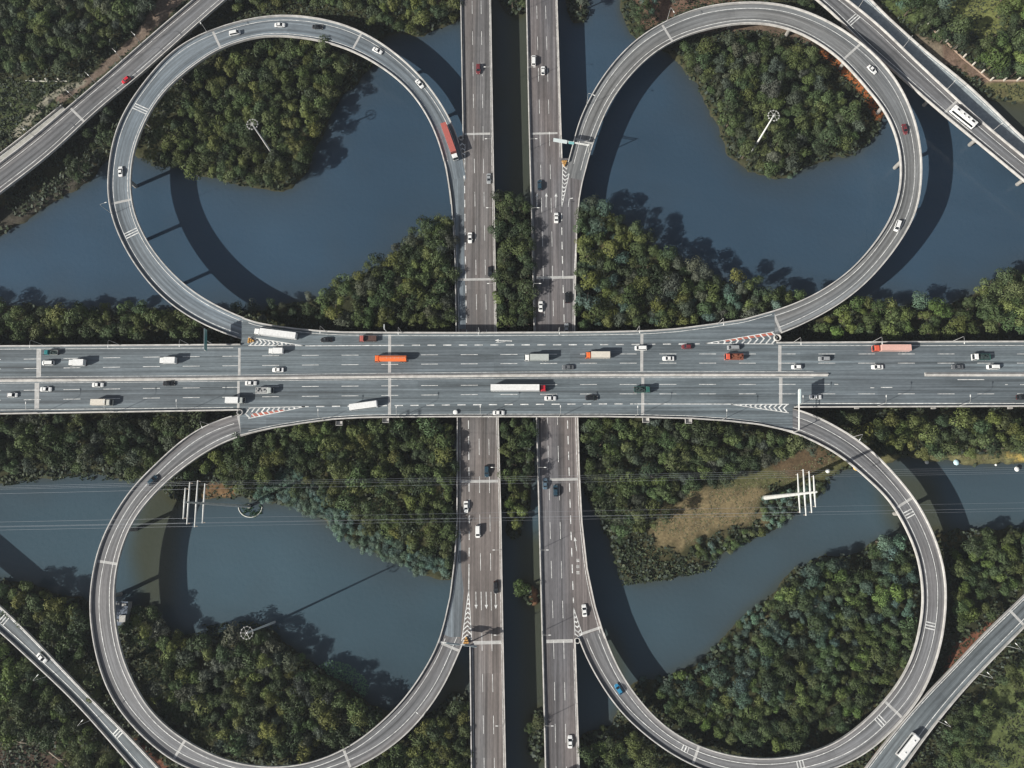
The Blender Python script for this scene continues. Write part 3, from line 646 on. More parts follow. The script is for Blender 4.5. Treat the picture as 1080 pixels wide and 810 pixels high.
lay(zone([[(990,45),(1008,58),(1045,86),(1200,86),(1200,97),(1050,97),(1020,80),(996,70)]],1), (.17,.12,.09))
lay(zone([[(1035,88),(1100,88),(1300,95),(1300,112),(1080,108),(1045,102)]]), (.12,.12,.055))
lay(zone([[(652,598),(660,578),(685,570),(715,590),(740,585),(745,598),(700,608),(660,614)]]), (.062,.058,.03), 1., 2.)          # marsh
lay(zone([[(690,572),(684,552),(700,545),(720,528),(745,516),(790,508),(806,512),(800,540),(806,555),(790,552),(765,556),(740,568),(722,577),(708,575)]],6), (.175,.140,.078), 1., 2.) # dry pale grass
lay(zone([[(740,518),(780,503),(830,490),(870,478),(905,484),(895,494),(850,510),(810,512)]]), (.098,.100,.045), 1., 2.)
lay(zone([[(806,492),(850,470),(885,478),(872,494),(830,506)]]), (.100,.072,.043), 1., 2.)
lay(zone([[(900,484),(960,479),(1080,478),(1300,478),(1300,492),(1080,492),(960,489),(900,494)]],1), (.13,.125,.06))
lay(zone([[(1058,478),(1140,484),(1140,491),(1060,484)]],1), (.42,.32,.10))
lay(zone([[(212,508),(235,510),(252,516),(245,530),(214,528)]],1), (.15,.095,.05))
lay(zone([[(560,616),(572,616),(572,645),(560,645)]],1), (.22,.12,.07))
lay(zone([[(20,772),(60,778),(75,812),(30,840),(-20,830),(-10,790)]]), (.070,.050,.038))
lay(zone([[(1004,680),(992,712),(984,735),(960,755),(925,790),(905,812),(915,818),(945,785),(975,752),(1000,722),(1055,662),(1066,645),(1050,650)]],1), (.17,.078,.05)) # red soil
lay(zone([[(1075,690),(1300,640),(1300,1000),(960,1000),(980,815),(1010,770),(1050,720)]]), (.105,.130,.050))             # grass, lower right
lay(zone([[(140,775),(160,790),(180,812),(168,815),(150,800)]],1), (.20,.09,.06))
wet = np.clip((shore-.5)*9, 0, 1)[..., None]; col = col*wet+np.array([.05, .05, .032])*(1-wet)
col = np.clip(col, 0, 1)
XS = np.r_[[-3000, -2200, -1500, -800, -500, -380], FX, [380, 500, 800, 1500, 2200, 3000]]; YS = np.r_[[-3000, -2200, -1500, -700, -400, -250], FY, [400, 600, 900, 1500, 2200, 3000]]
def sheet(name, XS, YS, Z, C, m):
    nx, ny = len(XS), len(YS); X, Y = np.meshgrid(XS, YS); v = np.stack([X, Y, Z], -1).reshape(-1, 3)
    idx = np.arange(nx*ny).reshape(ny, nx); f = np.stack([idx[:-1, :-1], idx[:-1, 1:], idx[1:, 1:], idx[1:, :-1]], -1).reshape(-1, 4)
    me = bpy.data.meshes.new(name); me.vertices.add(len(v)); me.vertices.foreach_set('co', v.astype(np.float32).ravel())
    me.loops.add(f.size); me.loops.foreach_set('vertex_index', f.astype(np.int32).ravel()); me.polygons.add(len(f))
    me.polygons.foreach_set('loop_start', np.arange(0, f.size, 4, dtype=np.int32)); me.update(calc_edges=True)
    a = me.color_attributes.new('col', 'FLOAT_COLOR', 'POINT'); a.data.foreach_set('color', np.c_[C.reshape(-1, 3), np.ones(len(v))].astype(np.float32).ravel())
    me.polygons.foreach_set('use_smooth', [True]*len(f)); me.materials.append(m); return link(name, me)
pad = lambda a, mode='edge': np.pad(a, ((6, 6), (6, 6)) + (((0, 0),) if a.ndim == 3 else ()), mode)
Z = pad(hgt); Z[:6] = .6; Z[-6:] = .6; Z[:, :6] = .6; Z[:, -6:] = .6
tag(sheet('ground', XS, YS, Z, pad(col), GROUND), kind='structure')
# water: turbid, a little bluer in the upper ponds, brown-green over the shallows and beside the decks
qx, qy = Q(GX, GY, 0)
wb = np.array([.036, .068, .106]); wl = np.array([.051, .087, .112]); t = np.clip((qy-380)/160, 0, 1)[..., None]
wc = wb*(1-t)+wl*t
wc = wc*(.80+.30*vnoise(GX, GY, 55, 8)+.08*vnoise(GX, GY, 14, 9)+.05*vnoise(GX*.25+GY, GY*.3-GX*.1, 5, 12))[..., None]
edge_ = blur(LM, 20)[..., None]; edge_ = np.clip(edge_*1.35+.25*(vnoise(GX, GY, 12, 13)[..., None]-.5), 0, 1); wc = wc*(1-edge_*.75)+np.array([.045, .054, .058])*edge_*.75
ol = zone([[(535,-90),(568,-90),(572,210),(530,212)],[(545,560),(584,560),(589,900),(548,900)],[(150,500),(200,520),(190,560),(182,640),(150,645),(135,580)],[(925,492),(985,500),(1005,560),(960,590),(930,540)],  # olive beside and between decks: lost sky reflection painted into the water colour
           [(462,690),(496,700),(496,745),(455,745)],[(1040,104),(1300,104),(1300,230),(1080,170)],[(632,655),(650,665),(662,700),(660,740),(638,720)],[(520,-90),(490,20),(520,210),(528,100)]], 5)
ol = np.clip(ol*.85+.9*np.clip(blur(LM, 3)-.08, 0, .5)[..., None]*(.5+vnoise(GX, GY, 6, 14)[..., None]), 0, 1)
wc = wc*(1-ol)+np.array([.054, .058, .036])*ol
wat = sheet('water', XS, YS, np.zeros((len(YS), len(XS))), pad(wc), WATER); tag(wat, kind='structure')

# ------------------------------------------------------------------ trees
def crown_proto(seed, nblob=9, nq=420, spiky=.5, flat=.75, size=.19):
    """unit crown (radius 1, centre 0): clumps of leaf faces over several lobes; returns verts (n,4,3) and tint (n,)"""
    r = np.random.default_rng(seed); blobs = []
    for k in range(nblob):
        a = 2*math.pi*(k/nblob+r.uniform(-.1, .1)); d = r.uniform(.25, .68) if k else 0.; h = r.uniform(-.25, .25)+(.38 if k == 0 else .25*(1-d))
        blobs.append((np.array([math.cos(a)*d, math.sin(a)*d, h*flat]), r.uniform(.34, .52), r.uniform(.8, 1.22)))
    V, T = [], []
    for i in range(nq):
        c, br, bt = blobs[int(r.integers(nblob))]
        u = r.normal(size=3); u[2] = abs(u[2])*1.1-.35; u /= np.linalg.norm(u); rad = br*r.uniform(.7, 1.12); p = c+u*rad*np.array([1, 1, .85])
        nr = u*1.0+r.normal(size=3)*.27+np.array([0, 0, .2]); nr /= np.linalg.norm(nr)
        if r.random() < spiky:      # frond pointing outwards
            a = u.copy(); a[2] *= .3; a -= nr*a.dot(nr); L, w = size*r.uniform(1.1, 1.9), size*r.uniform(.32, .5)
        else: a = r.normal(size=3); a -= nr*a.dot(nr); L, w = size*r.uniform(.6, 1.05), size*r.uniform(.5, .8)
        a /= np.linalg.norm(a)+1e-9; b = np.cross(nr, a)
        V.append([p-a*L*.5, p+b*w*.5+nr*.02, p+a*L*.5, p-b*w*.5+nr*.02]); T.append(bt*r.uniform(.82, 1.2))
    return np.array(V), np.array(T)
PROTO = [crown_proto(100+i, nblob=[5, 7, 8, 6, 9, 7][i % 6], nq=[620, 700, 780, 660, 740, 820][i % 6], size=.155, spiky=[.7, .35, .5, .8, .2, .55][i % 6]) for i in range(9)]
PAL = {'olive': (.094, .124, .046), 'dark': (.050, .074, .036), 'yellow': (.132, .156, .050), 'bluish': (.090, .144, .112), 'mid': (.070, .104, .044), 'greyish': (.086, .104, .074), 'bright': (.108, .160, .048)}
FOREST = [
 # pixel polygon at crown height, kind, spacing (m), radius lo/hi, palette weights, tree description
 ([(-40,-40),(205,-40),(178,-6),(128,34),(86,68),(70,76),(50,76),(-40,76)], 4.6, (2.2,3.6), ('olive','dark','mid','greyish'), 'wood in the upper-left corner beyond the slip road'),
 ([(-40,100),(20,96),(70,96),(52,108),(10,135),(-40,160)], 9.0, (1.3,2.4), ('dark','mid','olive'), 'rough grass in the upper-left corner'),
 ([(100,125),(118,112),(124,122),(116,150),(108,160),(92,152)], 4.8, (2.0,3.0), ('dark','mid','greyish'), 'clump between the slip road and the upper-left loop'),
 ([(74,174),(92,168),(98,182),(86,194),(74,188)], 5.0, (2.4,3.2), ('dark',), 'shaded bank under the upper-left slip road'),
 ([(250,-40),(484,-40),(484,14),(470,20),(444,38),(428,30),(405,26),(380,20),(340,8),(300,5),(262,8),(244,16)], 4.8, (2.2,3.4), ('olive','mid','dark','yellow'), 'wood at the top edge above the upper-left loop'),
 ([(140,166),(146,140),(158,112),(178,84),(200,66),(224,52),(250,44),(300,41),(345,50),(362,58),(368,72),(352,92),(348,112),(338,130),(330,148),(324,176),(305,198),(285,197),(262,193),(238,194),(212,184),(196,178),(176,172),(160,170)], 4.5, (2.1,3.6), ('olive','yellow','mid','dark','olive'), 'wood inside the upper-left loop'),
 ([(-40,318),(0,318),(45,318),(48,345),(44,356),(-40,358)], 5.6, (2.8,3.8), ('olive','mid'), 'row between the highway and the left pond'),
 ([(45,324),(75,322),(125,322),(128,358),(45,358)], 5.6, (2.8,3.8), ('olive','mid','yellow'), 'row between the highway and the left pond'),
 ([(130,324),(164,322),(164,358),(132,358)], 5.6, (2.8,3.8), ('mid','olive'), 'row between the highway and the left pond'),
 ([(172,326),(200,330),(216,348),(205,358),(172,358)], 5.6, (2.8,3.8), ('olive','mid'), 'row between the highway and the left pond'),
 ([(240,325),(300,316),(338,308),(340,335),(300,338),(262,332)], 6.5, (1.6,2.6), ('greyish','dark'), 'thin grey thicket by the left end of the pond wood'),
 ([(342,312),(362,296),(378,284),(400,276),(418,262),(430,252),(448,240),(462,232),(478,226),(478,344),(440,346),(370,346),(352,340),(342,325)], 4.7, (2.3,3.9), ('olive','mid','dark','greyish','yellow'), 'triangular wood by the southbound road and the upper-left pond'),
 ([(524,214),(540,210),(557,213),(560,300),(562,346),(526,346),(522,260)], 4.4, (2.2,3.4), ('dark','mid','olive','dark'), 'strip between the two roads north of the highway'),
 ([(530,442),(562,442),(564,505),(536,505)], 4.8, (2.4,3.4), ('mid','olive','dark'), 'strip between the two roads south of the highway'),
 ([(534,508),(556,504),(556,540),(546,566),(537,560),(534,530)], 4.8, (2.0,2.8), ('yellow','bright','olive'), 'bright bushes at the tip of the strip between the roads'),
 ([(-40,443),(150,442),(226,441),(205,452),(176,475),(150,500),(120,492),(80,492),(40,496),(0,502),(-40,506)], 4.6, (2.2,3.6), ('olive','mid','dark','greyish'), 'wood south of the highway at the left edge'),
 ([(286,458),(330,450),(400,446),(478,446),(480,560),(478,606),(455,598),(432,584),(410,574),(380,560),(352,545),(326,528),(300,512),(262,512),(232,508),(205,505),(200,492),(218,480),(250,464)], 4.5, (2.2,3.8), ('olive','mid','yellow','dark','olive'), 'wood between the highway and the lower-left pond'),
 ([(286,500),(305,494),(322,505),(345,522),(368,540),(392,556),(420,572),(446,588),(474,600),(476,612),(450,608),(424,598),(400,588),(366,574),(340,556),(318,540),(300,534),(276,532),(270,516)], 3.3, (2.0,2.44), ('bluish',), 'blue-green shrubs on the upper shore of the lower-left pond'),
 ([(134,645),(160,642),(178,664),(200,668),(224,668),(258,664),(286,662),(300,672),(318,690),(336,704),(360,722),(388,744),(402,760),(360,776),(330,790),(290,800),(250,796),(215,778),(180,754),(158,730),(145,700),(140,668)], 4.5, (2.2,3.8), ('olive','mid','yellow','dark','greyish'), 'wood inside the lower-left loop'),
 ([(-40,610),(0,618),(30,618),(70,634),(88,640),(86,670),(92,700),(108,738),(130,766),(104,738),(70,704),(40,672),(0,634),(-40,600)], 4.6, (2.4,3.6), ('olive','mid','dark','yellow'), 'wood between the lower-left slip road and the loop'),
 ([(-40,625),(0,672),(60,728),(92,762),(130,800),(150,840),(60,840),(70,800),(30,772),(-10,780),(-40,790)], 4.3, (2.0,3.4), ('mid','olive','dark','bright'), 'wood in the lower-left corner'),
 ([(400,800),(440,775),(462,752),(482,735),(494,745),(495,850),(380,850),(360,830)], 4.6, (2.2,3.4), ('olive','mid','yellow'), 'clump between the lower-left loop and the southbound road'),
 ([(609,222),(622,216),(642,224),(660,242),(686,258),(712,272),(742,286),(772,298),(800,300),(832,306),(846,314),(832,326),(800,332),(770,338),(730,344),(690,346),(610,346)], 4.5, (2.3,3.8), ('olive','mid','dark','greyish','bluish','yellow'), 'wood between the highway and the upper-right pond'),
 ([(868,336),(900,318),(930,312),(944,322),(960,330),(1000,326),(1022,322),(1028,350),(960,353),(880,354),(850,352)], 5.0, (2.4,3.8), ('yellow','olive','bright','mid'), 'row east of the upper-right loop beside the highway'),
 ([(1016,312),(1040,300),(1062,294),(1082,280),(1140,270),(1140,352),(1034,352),(1026,335)], 4.9, (2.6,4.0), ('mid','olive','yellow'), 'big-crowned wood at the right edge above the highway'),
 ([(960,306),(976,304),(982,314),(970,320),(960,316)], 5.0, (2.6,3.2), ('bluish',), 'lone blue-green tree on the pond edge'),
 ([(616,446),(700,446),(770,450),(830,462),(856,472),(846,482),(800,494),(770,500),(745,512),(715,524),(700,540),(682,552),(664,560),(650,572),(642,566),(640,545),(628,530),(622,500),(616,480)], 4.5, (2.2,3.7), ('olive','mid','dark','olive','greyish'), 'wood between the highway and the dry grass'),
 ([(806,520),(840,512),(866,504),(874,510),(862,522),(846,538),(824,552),(812,556)], 3.6, (1.4,2.2), ('bluish','bluish','mid'), 'blue-green shrubs under the right pylon'),
 ([(735,580),(760,566),(790,560),(806,560),(790,572),(760,588),(742,598),(734,594)], 3.6, (1.5,2.3), ('mid','bluish','olive'), 'shrubs on the lower edge of the dry grass'),
 ([(880,444),(920,440),(1140,440),(1140,476),(1060,480),(1000,480),(958,476),(930,482),(914,464),(896,450)], 4.6, (2.3,3.7), ('olive','mid','yellow','dark'), 'wood south of the highway at the right edge'),
 ([(676,716),(706,716),(738,700),(768,672),(788,648),(812,634),(838,608),(864,594),(884,590),(900,600),(932,572),(946,580),(960,604),(964,640),(960,672),(948,700),(930,728),(902,752),(866,772),(820,786),(776,780),(730,764),(700,744)], 3.9, (1.9,3.0), ('olive','mid','dark','mid','bright'), 'dense wood inside the lower-right loop'),
 ([(930,566),(944,562),(950,576),(942,588),(930,582)], 4.4, (2.4,3.0), ('bluish',), 'blue-green tree by the lower-right loop'),
 ([(672,722),(690,714),(712,716),(740,700),(768,672),(786,650),(800,640),(806,648),(790,670),(764,700),(736,716),(700,728)], 3.8, (1.5,2.3), ('bluish','mid'), 'blue-green shrubs on the lower-right pond shore'),
 ([(1026,566),(1060,566),(1140,562),(1140,600),(1080,612),(1040,642),(1010,668),(1006,640),(1002,600),(1012,572)], 4.0, (2.0,3.0), ('mid','olive','bright','dark'), 'wood right of the lower-right loop'),
 ([(1070,700),(1140,650),(1140,860),(960,860),(990,800),(1030,760)], 8.6, (2.0,3.4), ('olive','mid','dark','bright'), 'grassland in the lower-right corner'),
 ([(990,772),(1010,752),(1040,742),(1060,752),(1030,790),(1000,830),(966,840)], 4.4, (2.0,3.2), ('mid','olive','dark'), 'clump below the lower-right slip road'),
 ([(1048,712),(1068,700),(1080,690),(1090,710),(1060,735)], 5.0, (2.4,3.4), ('olive','mid'), 'clump below the lower-right slip road'),
 ([(616,790),(640,776),(662,782),(690,800),(720,830),(612,840)], 4.4, (2.2,3.2), ('olive','mid','dark'), 'clump at the bottom edge between the northbound road and the loop'),
 ([(712,54),(732,47),(765,44),(805,42),(836,54),(856,70),(874,90),(893,110),(905,126),(906,140),(896,156),(868,162),(840,176),(816,184),(790,176),(776,160),(766,140),(760,118),(746,100),(734,80),(716,62)], 4.4, (2.1,3.5), ('mid','dark','olive','greyish','olive'), 'heart-shaped wooded island inside the upper-right loop'),
 ([(780,178),(800,184),(826,186),(836,180),(846,182),(820,192),(794,190)], 3.6, (1.3,1.9), ('bluish',), 'blue-green shrubs on the tip of the upper-right island'),
 ([(700,56),(716,64),(732,84),(742,100),(734,98),(716,72)], 3.4, (1.2,1.9), ('bluish','greyish'), 'pale shrubs on the left shore of the upper-right island'),
 ([(666,-20),(690,-20),(694,10),(684,30),(670,36),(664,14)], 4.2, (1.8,2.8), ('mid','bluish','dark'), 'clump at the top edge left of the upper-right loop'),
 ([(700,-30),(850,-30),(850,-4),(800,-8),(740,-2),(700,14)], 7.5, (1.6,2.6), ('dark','mid','greyish'), 'thicket at the top edge above the upper-right loop'),
 ([(838,-10),(858,-4),(884,20),(905,44),(880,16),(846,2)], 4.4, (1.8,2.8), ('mid','dark'), 'wedge between the upper-right loop and the slip road'),
 ([(930,-40),(990,-40),(996,10),(1010,32),(1016,52),(1000,48),(975,32),(950,10)], 5.2, (2.6,4.0), ('mid','bluish','dark'), 'park at the upper-right corner'),
 ([(1062,-40),(1140,-40),(1140,80),(1054,78),(1036,64),(1024,48),(1040,50),(1060,36)], 5.2, (2.6,4.4), ('mid','olive','bright','dark'), 'park at the upper-right corner'),
 ([(1000,72),(1010,76),(1024,94),(1012,90)], 5.0, (1.6,2.3), ('mid','bright'), 'bank below the low wall at the upper right'),
 ([(604,-20),(618,-20),(616,8),(608,14)], 4.4, (2.0,2.8), ('greyish','dark'), 'bushes at the top edge right of the northbound road'),
 ([(532,-20),(552,-20),(550,10),(540,8)], 4.4, (2.0,2.8), ('mid','dark'), 'bushes at the top edge between the two roads'),
 ([(482,200),(486,200),(486,204),(482,204)], 9, (1, 1.1), ('mid',), 'x'),
 ([(546,614),(558,614),(558,626),(546,626)], 9.0, (2.9,3.1), ('bright',), 'lone islet tree'),
 ([(558,758),(570,756),(572,776),(560,776)], 5.0, (2.0,2.6), ('mid','olive'), 'bushes at the bottom beside the northbound road'),
 ([(630,765),(640,760),(642,770),(632,772)], 5.0, (1.8,2.2), ('olive',), 'clump at the bottom edge between the northbound road and the loop'),
]
FOREST.sort(key=lambda f: 'blue-green' not in f[4])
# keep clear of the decks (world test against ramp and loop centre lines, and the straight ones)
RIB = [(c[:, :2], hw, c[:, 2]) for _, c, hw in SURF]
def on_deck(x, y, r, over=0):
    for c, hw, zz in RIB:
        d = np.hypot(c[:, 0]-x, c[:, 1]-y); i = int(np.argmin(d))
        if d[i] < (hw[i]-1.2 if zz[i] > 11.5 or over else hw[i]+r*.45)-over: return True
    px, py = Q(x, y, ZL)
    m = r*.12*2.4
    if interp_edge(W_l[0]+W_l[1]+W_l[2], py)-m < px < interp_edge(W_r[0], py)+m-1: return True
    if interp_edge(E_l[0], py)-m+1 < px < interp_edge(E_r[0]+E_r[1]+E_r[2], py)+m: return True
    px, py = Q(x, y, ZH)
    if 364 < py < 429 or (256 < px < 836 and 350 < py < 440): return True
    return False
TREES = []; cellT = {}
BLUEZ = [(690,720),(740,700),(800,630),(870,588),(965,600),(965,650),(880,690),(820,740),(760,760)]
MASTS = [tuple(P(266, 131, 27)[:2]), tuple(P(816, 122, 31)[:2]), tuple(P(259, 668, 33)[:2])]
def ok_tree(x, y, r, sp):
    ci, cj = int(x//6), int(y//6)
    for i in (-1, 0, 1):
        for j in (-1, 0, 1):
            for (a, b, q, s) in cellT.get((ci+i, cj+j), ()):
                if (a-x)**2+(b-y)**2 < (min(s, sp)*.76)**2: return False
    return True
for fi, (poly, sp, rr, pal, where) in enumerate(FOREST):
    if where == 'x': continue
    hz = 5.5; pw = np.array([P(*p, hz)[:2] for p in poly]); lo, hi = pw.min(0), pw.max(0); rr_ = np.random.default_rng(500+fi)
    n = int((hi-lo).prod()/sp**2*9)+25
    for k in range(n):
        x, y = lo+(hi-lo)*rr_.random(2); r = rr_.uniform(*rr)*(1.0 if rr[1] < 2.45 else 1.22*float(rr_.choice([.78, .95, 1., 1.08, 1.28]))); s_ = (sp if rr[1] < 2.45 else sp*1.13)*(.8+.4*min(1.6, max(0, (r/1.22-rr[0])/(rr[1]-rr[0]+.01))))
        if not inside(pw, x+6*(float(vnoise(np.array(x), np.array(y), 7, 31))-.5), y+6*(float(vnoise(np.array(x), np.array(y), 7, 32))-.5)) or gz(x, y) < -.4 or not ok_tree(x, y, r, s_) or on_deck(x, y, r, 1.2 if where.startswith('wood between the lower-left slip') else 0): continue
        if any(math.hypot(x-a, y-b) < r+1.0 for a, b in MASTS): continue
        cellT.setdefault((int(x//6), int(y//6)), []).append((x, y, r, s_))
        shrub = rr[1] < 2.4
        if 'blue-green shrubs on the upper shore' in where: shrub = True
        h = r*rr_.uniform(1.2, 1.6) if shrub else r*rr_.uniform(.9, 1.25)+rr_.uniform(3.4, 6.4)+(2.2 if where.startswith(('strip', 'triang', 'wood between the highway')) else 0)
        base = np.array(PAL[pal[int(rr_.integers(len(pal)))]]); base = np.array(PAL['bluish'])*.8 if (inside(BLUEZ, *Q(x, y, 6)) and rr_.random() < .45) else base; tint = base*(.72+.6*float(vnoise(np.array(x), np.array(y), 13, 77)))*rr_.uniform(.74, 1.24)*np.array([rr_.uniform(.9, 1.12), 1, rr_.uniform(.85, 1.15)])
        qx_, qy_ = Q(x, y, h); vis = -12 < qx_ < 1092 and -12 < qy_ < 822
        tint = tint*1.35 if where.startswith('blue-green') else tint; h = h+1.2 if 'upper shore' in where else h
        TREES.append(dict(x=x, y=y, r=r, h=h, z=max(0., gz(x, y)), tint=tint, p=int(rr_.integers(len(PROTO))), rz=rr_.uniform(0, 6.28), f=fi, shrub=shrub, vis=vis, sq=rr_.uniform(.85, 1.15)))
        if where == 'lone islet tree': break
print('TREES', len(TREES), 'in view', sum(t['vis'] for t in TREES), 'shrubs', sum(t['shrub'] for t in TREES))

TRUNK = MB()
TRUNK.tube((0, 0, -.3), (.02, .01, .62), .055, .03, 7); TRUNK.tube((.02, .01, .5), (.22, .10, .86), .025, .010, 5); TRUNK.tube((.02, .01, .52), (-.2, .13, .84), .022, .010, 5); TRUNK.tube((.02, .01, .55), (-.02, -.22, .88), .022, .010, 5)
def crown_mesh(p):
    V, T = PROTO[p]; me = bpy.data.meshes.new('crown'); nq = len(V); v = V.reshape(-1, 3)
    me.vertices.add(nq*4); me.vertices.foreach_set('co', v.astype(np.float32).ravel()); me.loops.add(nq*4); me.loops.foreach_set('vertex_index', np.arange(nq*4, dtype=np.int32))
    me.polygons.add(nq); me.polygons.foreach_set('loop_start', np.arange(0, nq*4, 4, dtype=np.int32)); me.update(calc_edges=True)
    a = me.color_attributes.new('col', 'FLOAT_COLOR', 'POINT'); c = np.repeat(T, 4)[:, None]*np.ones((1, 3)); a.data.foreach_set('color', np.c_[c, np.ones(len(c))].astype(np.float32).ravel())
    me.materials.append(LEAF); return me
CM = [crown_mesh(i) for i in range(len(PROTO))]
tb = TRUNK.build('trunk', BARK); TM = tb.data; bpy.data.objects.remove(tb)
LONE = {'lone blue-green tree on the pond edge': 'lone blue-green tree on the pond edge right of the upper-right loop',
        'blue-green tree by the lower-right loop': 'blue-green tree standing by the inner side of the lower-right loop',
        'lone islet tree': 'lone bright green tree on a tiny islet between the two roads',
        'shaded bank under the upper-left slip road': 'dark tree alone on the shaded bank below the upper-left slip road'}
def crown_scale(t): return (t['r'], t['r'], t['r']*(1.15 if not t['shrub'] else .85)*t['sq'])
def add_tree(t, label, cat, group, nm):
    o = empty(nm, (t['x'], t['y'], t['z'])); tag(o, label, cat, group)
    c = link('crown' if not t['shrub'] else 'foliage', CM[t['p']], o); c.location = (0, 0, t['h']-t['r']*.8); c.scale = crown_scale(t); c.rotation_euler = (0, 0, t['rz']); c.color = (*t['tint'], 1)
    k = link('trunk' if not t['shrub'] else 'stem', TM, o); k.scale = (t['h']*.9, t['h']*.9, t['h']); k.rotation_euler = (0, 0, t['rz'])
prio = {'strip between': 2, 'row between': 2, 'row east': 1.6, 'bright bushes': 3, 'clump': 1.2, 'bushes': 3, 'rough grass': 1.3, 'grassland': 1.25, 'park': 1.15, 'thin grey': 1.4}
def score(t):
    w = FOREST[t['f']][4]; s = t['r']
    for k, v in prio.items():
        if w.startswith(k): s *= v
    if w in LONE: s = 99
    return s
vt = sorted([t for t in TREES if t['vis'] and not t['shrub']], key=score, reverse=True); vs = sorted([t for t in TREES if t['vis'] and t['shrub']], key=lambda t: -t['r'])
single = vt[:295]+vs[:290]; ids = {id(t) for t in single}
for t in single:
    w = FOREST[t['f']][4]; seen = LONE.get(w)
    if w in LONE:
        LONE[w] = LONE[w]
        add_tree(t, seen, 'tree', w, 'broadleaf_tree')
    elif t['shrub']: add_tree(t, 'shrub among the '+w if not w.startswith('grassland') else 'shrub on the '+w, 'shrub', w, 'shrub')
    else:
        lab = ('large crown in the ' if w.startswith(('wood', 'dense', 'triang', 'heart', 'big')) else 'tree of the ' if w.startswith(('row', 'strip', 'clump', 'bright', 'bushes', 'thicket', 'thin')) else 'tree on the ')+w
        add_tree(t, lab[:1].lower()+lab[1:], 'tree', w, 'broadleaf_tree')
def mass(name, ts, kindlabel):
    V, C = [], []
    for t in ts:
        v, T = PROTO[t['p']]; ca, sa = math.cos(t['rz']), math.sin(t['rz']); s = np.array(crown_scale(t)); q = v*s
        q = np.stack([q[..., 0]*ca-q[..., 1]*sa+t['x'], q[..., 0]*sa+q[..., 1]*ca+t['y'], q[..., 2]+t['z']+t['h']-t['r']*.8], -1)
        V.append(q.reshape(-1, 3)); C.append(np.repeat(T, 4)[:, None]*t['tint'][None])
    v = np.concatenate(V); c = np.concatenate(C); nq = len(v)//4; me = bpy.data.meshes.new(name)
    me.vertices.add(nq*4); me.vertices.foreach_set('co', v.astype(np.float32).ravel()); me.loops.add(nq*4); me.loops.foreach_set('vertex_index', np.arange(nq*4, dtype=np.int32))
    me.polygons.add(nq); me.polygons.foreach_set('loop_start', np.arange(0, nq*4, 4, dtype=np.int32)); me.update(calc_edges=True)
    a = me.color_attributes.new('col', 'FLOAT_COLOR', 'POINT'); a.data.foreach_set('color', np.c_[c, np.ones(len(c))].astype(np.float32).ravel()); me.materials.append(LEAF)
    o = link(name, me); o.color = (1, 1, 1, 1); tag(o, kindlabel, 'woodland', kind='stuff'); return o
rest = [t for t in TREES if id(t) not in ids and not t['shrub']]; mass('woodland', rest, 'dense green wood of many small trees filling the land between the roads and ponds')
rs = [t for t in TREES if id(t) not in ids and t['shrub']]
if rs: mass('waterside_scrub', rs, 'blue-green scrub along the pond shores')
# low undergrowth, reeds and grass tufts: one sheet of small blades and leaf clumps
def tufts(name, polys, dens, size, pal, label, cat, seed, hz=.5, on_water=False, flat=1.):
    r = np.random.default_rng(seed); V, C = [], []
    for poly, in [(p,) for p in polys]:
        pw = np.array([P(*p, hz)[:2] for p in poly]); lo, hi = pw.min(0), pw.max(0); n = int((hi-lo).prod()*dens); xy = lo+(hi-lo)*r.random((n, 2)); m = inside(pw, xy[:, 0], xy[:, 1]); xy = xy[m]
        for x, y in xy:
            z = gz(x, y)
            if not on_water and z < .02: continue
            if vnoise(np.array(x), np.array(y), 3.5, seed+1) < .32: continue
            z = max(z, 0.02); c = np.array(pal[int(r.integers(len(pal)))])*r.uniform(.6, 1.35)
            for k in range(3):
                a = r.uniform(0, 6.28); s = size*r.uniform(.5, 1.2); u = np.array([math.cos(a), math.sin(a), 0]); w = np.array([-u[1], u[0], 0]); hh = s*r.uniform(.5, 1.3)*flat
                b = np.array([x, y, z]); V.append([b-w*s*.25, b+w*s*.25, b+w*s*.3+u*s*.6+[0, 0, hh], b-w*s*.3+u*s*.6+[0, 0, hh]]); C.append(c)
    if not V: return
    V = np.array(V); nq = len(V); me = bpy.data.meshes.new(name); me.vertices.add(nq*4); me.vertices.foreach_set('co', V.astype(np.float32).ravel()); me.loops.add(nq*4); me.loops.foreach_set('vertex_index', np.arange(nq*4, dtype=np.int32))
    me.polygons.add(nq); me.polygons.foreach_set('loop_start', np.arange(0, nq*4, 4, dtype=np.int32)); me.update(calc_edges=True)
    a = me.color_attributes.new('col', 'FLOAT_COLOR', 'POINT'); c = np.repeat(np.array(C), 4, axis=0); a.data.foreach_set('color', np.c_[c, np.ones(len(c))].astype(np.float32).ravel()); me.materials.append(LEAF)
    o = link(name, me); o.color = (1, 1, 1, 1); tag(o, label, cat, kind='stuff')
tufts('undergrowth', [[(-40,84),(60,86),(95,84),(60,110),(0,158),(-40,180)],[(60,190),(112,130),(120,160),(95,192),(60,210)],[(452,-10),(486,-10),(486,22),(450,34)],[(905,-40),(1100,-40),(1080,84),(1040,84),(1000,50),(950,40)],[(1036,90),(1140,90),(1140,108),(1080,106),(1045,100)],[(-40,496),(120,488),(150,498),(110,502),(0,508)],[(1000,690),(1060,640),(1060,655),(960,750),(990,700)],[(1060,700),(1140,640),(1140,860),(950,860),(1000,780)],[(0,770),(60,770),(80,830),(0,830)],[(655,-20),(850,-20),(800,0),(700,18),(676,40)],[(735,30),(860,36),(920,100),(934,125),(905,110),(850,46)],[(205,500),(260,510),(256,528),(205,530)]], .9, .8, [(.05,.062,.03),(.04,.055,.028),(.065,.068,.038)], 'low weeds and bushes on the open ground between woods and roads', 'undergrowth', 41, flat=.35)
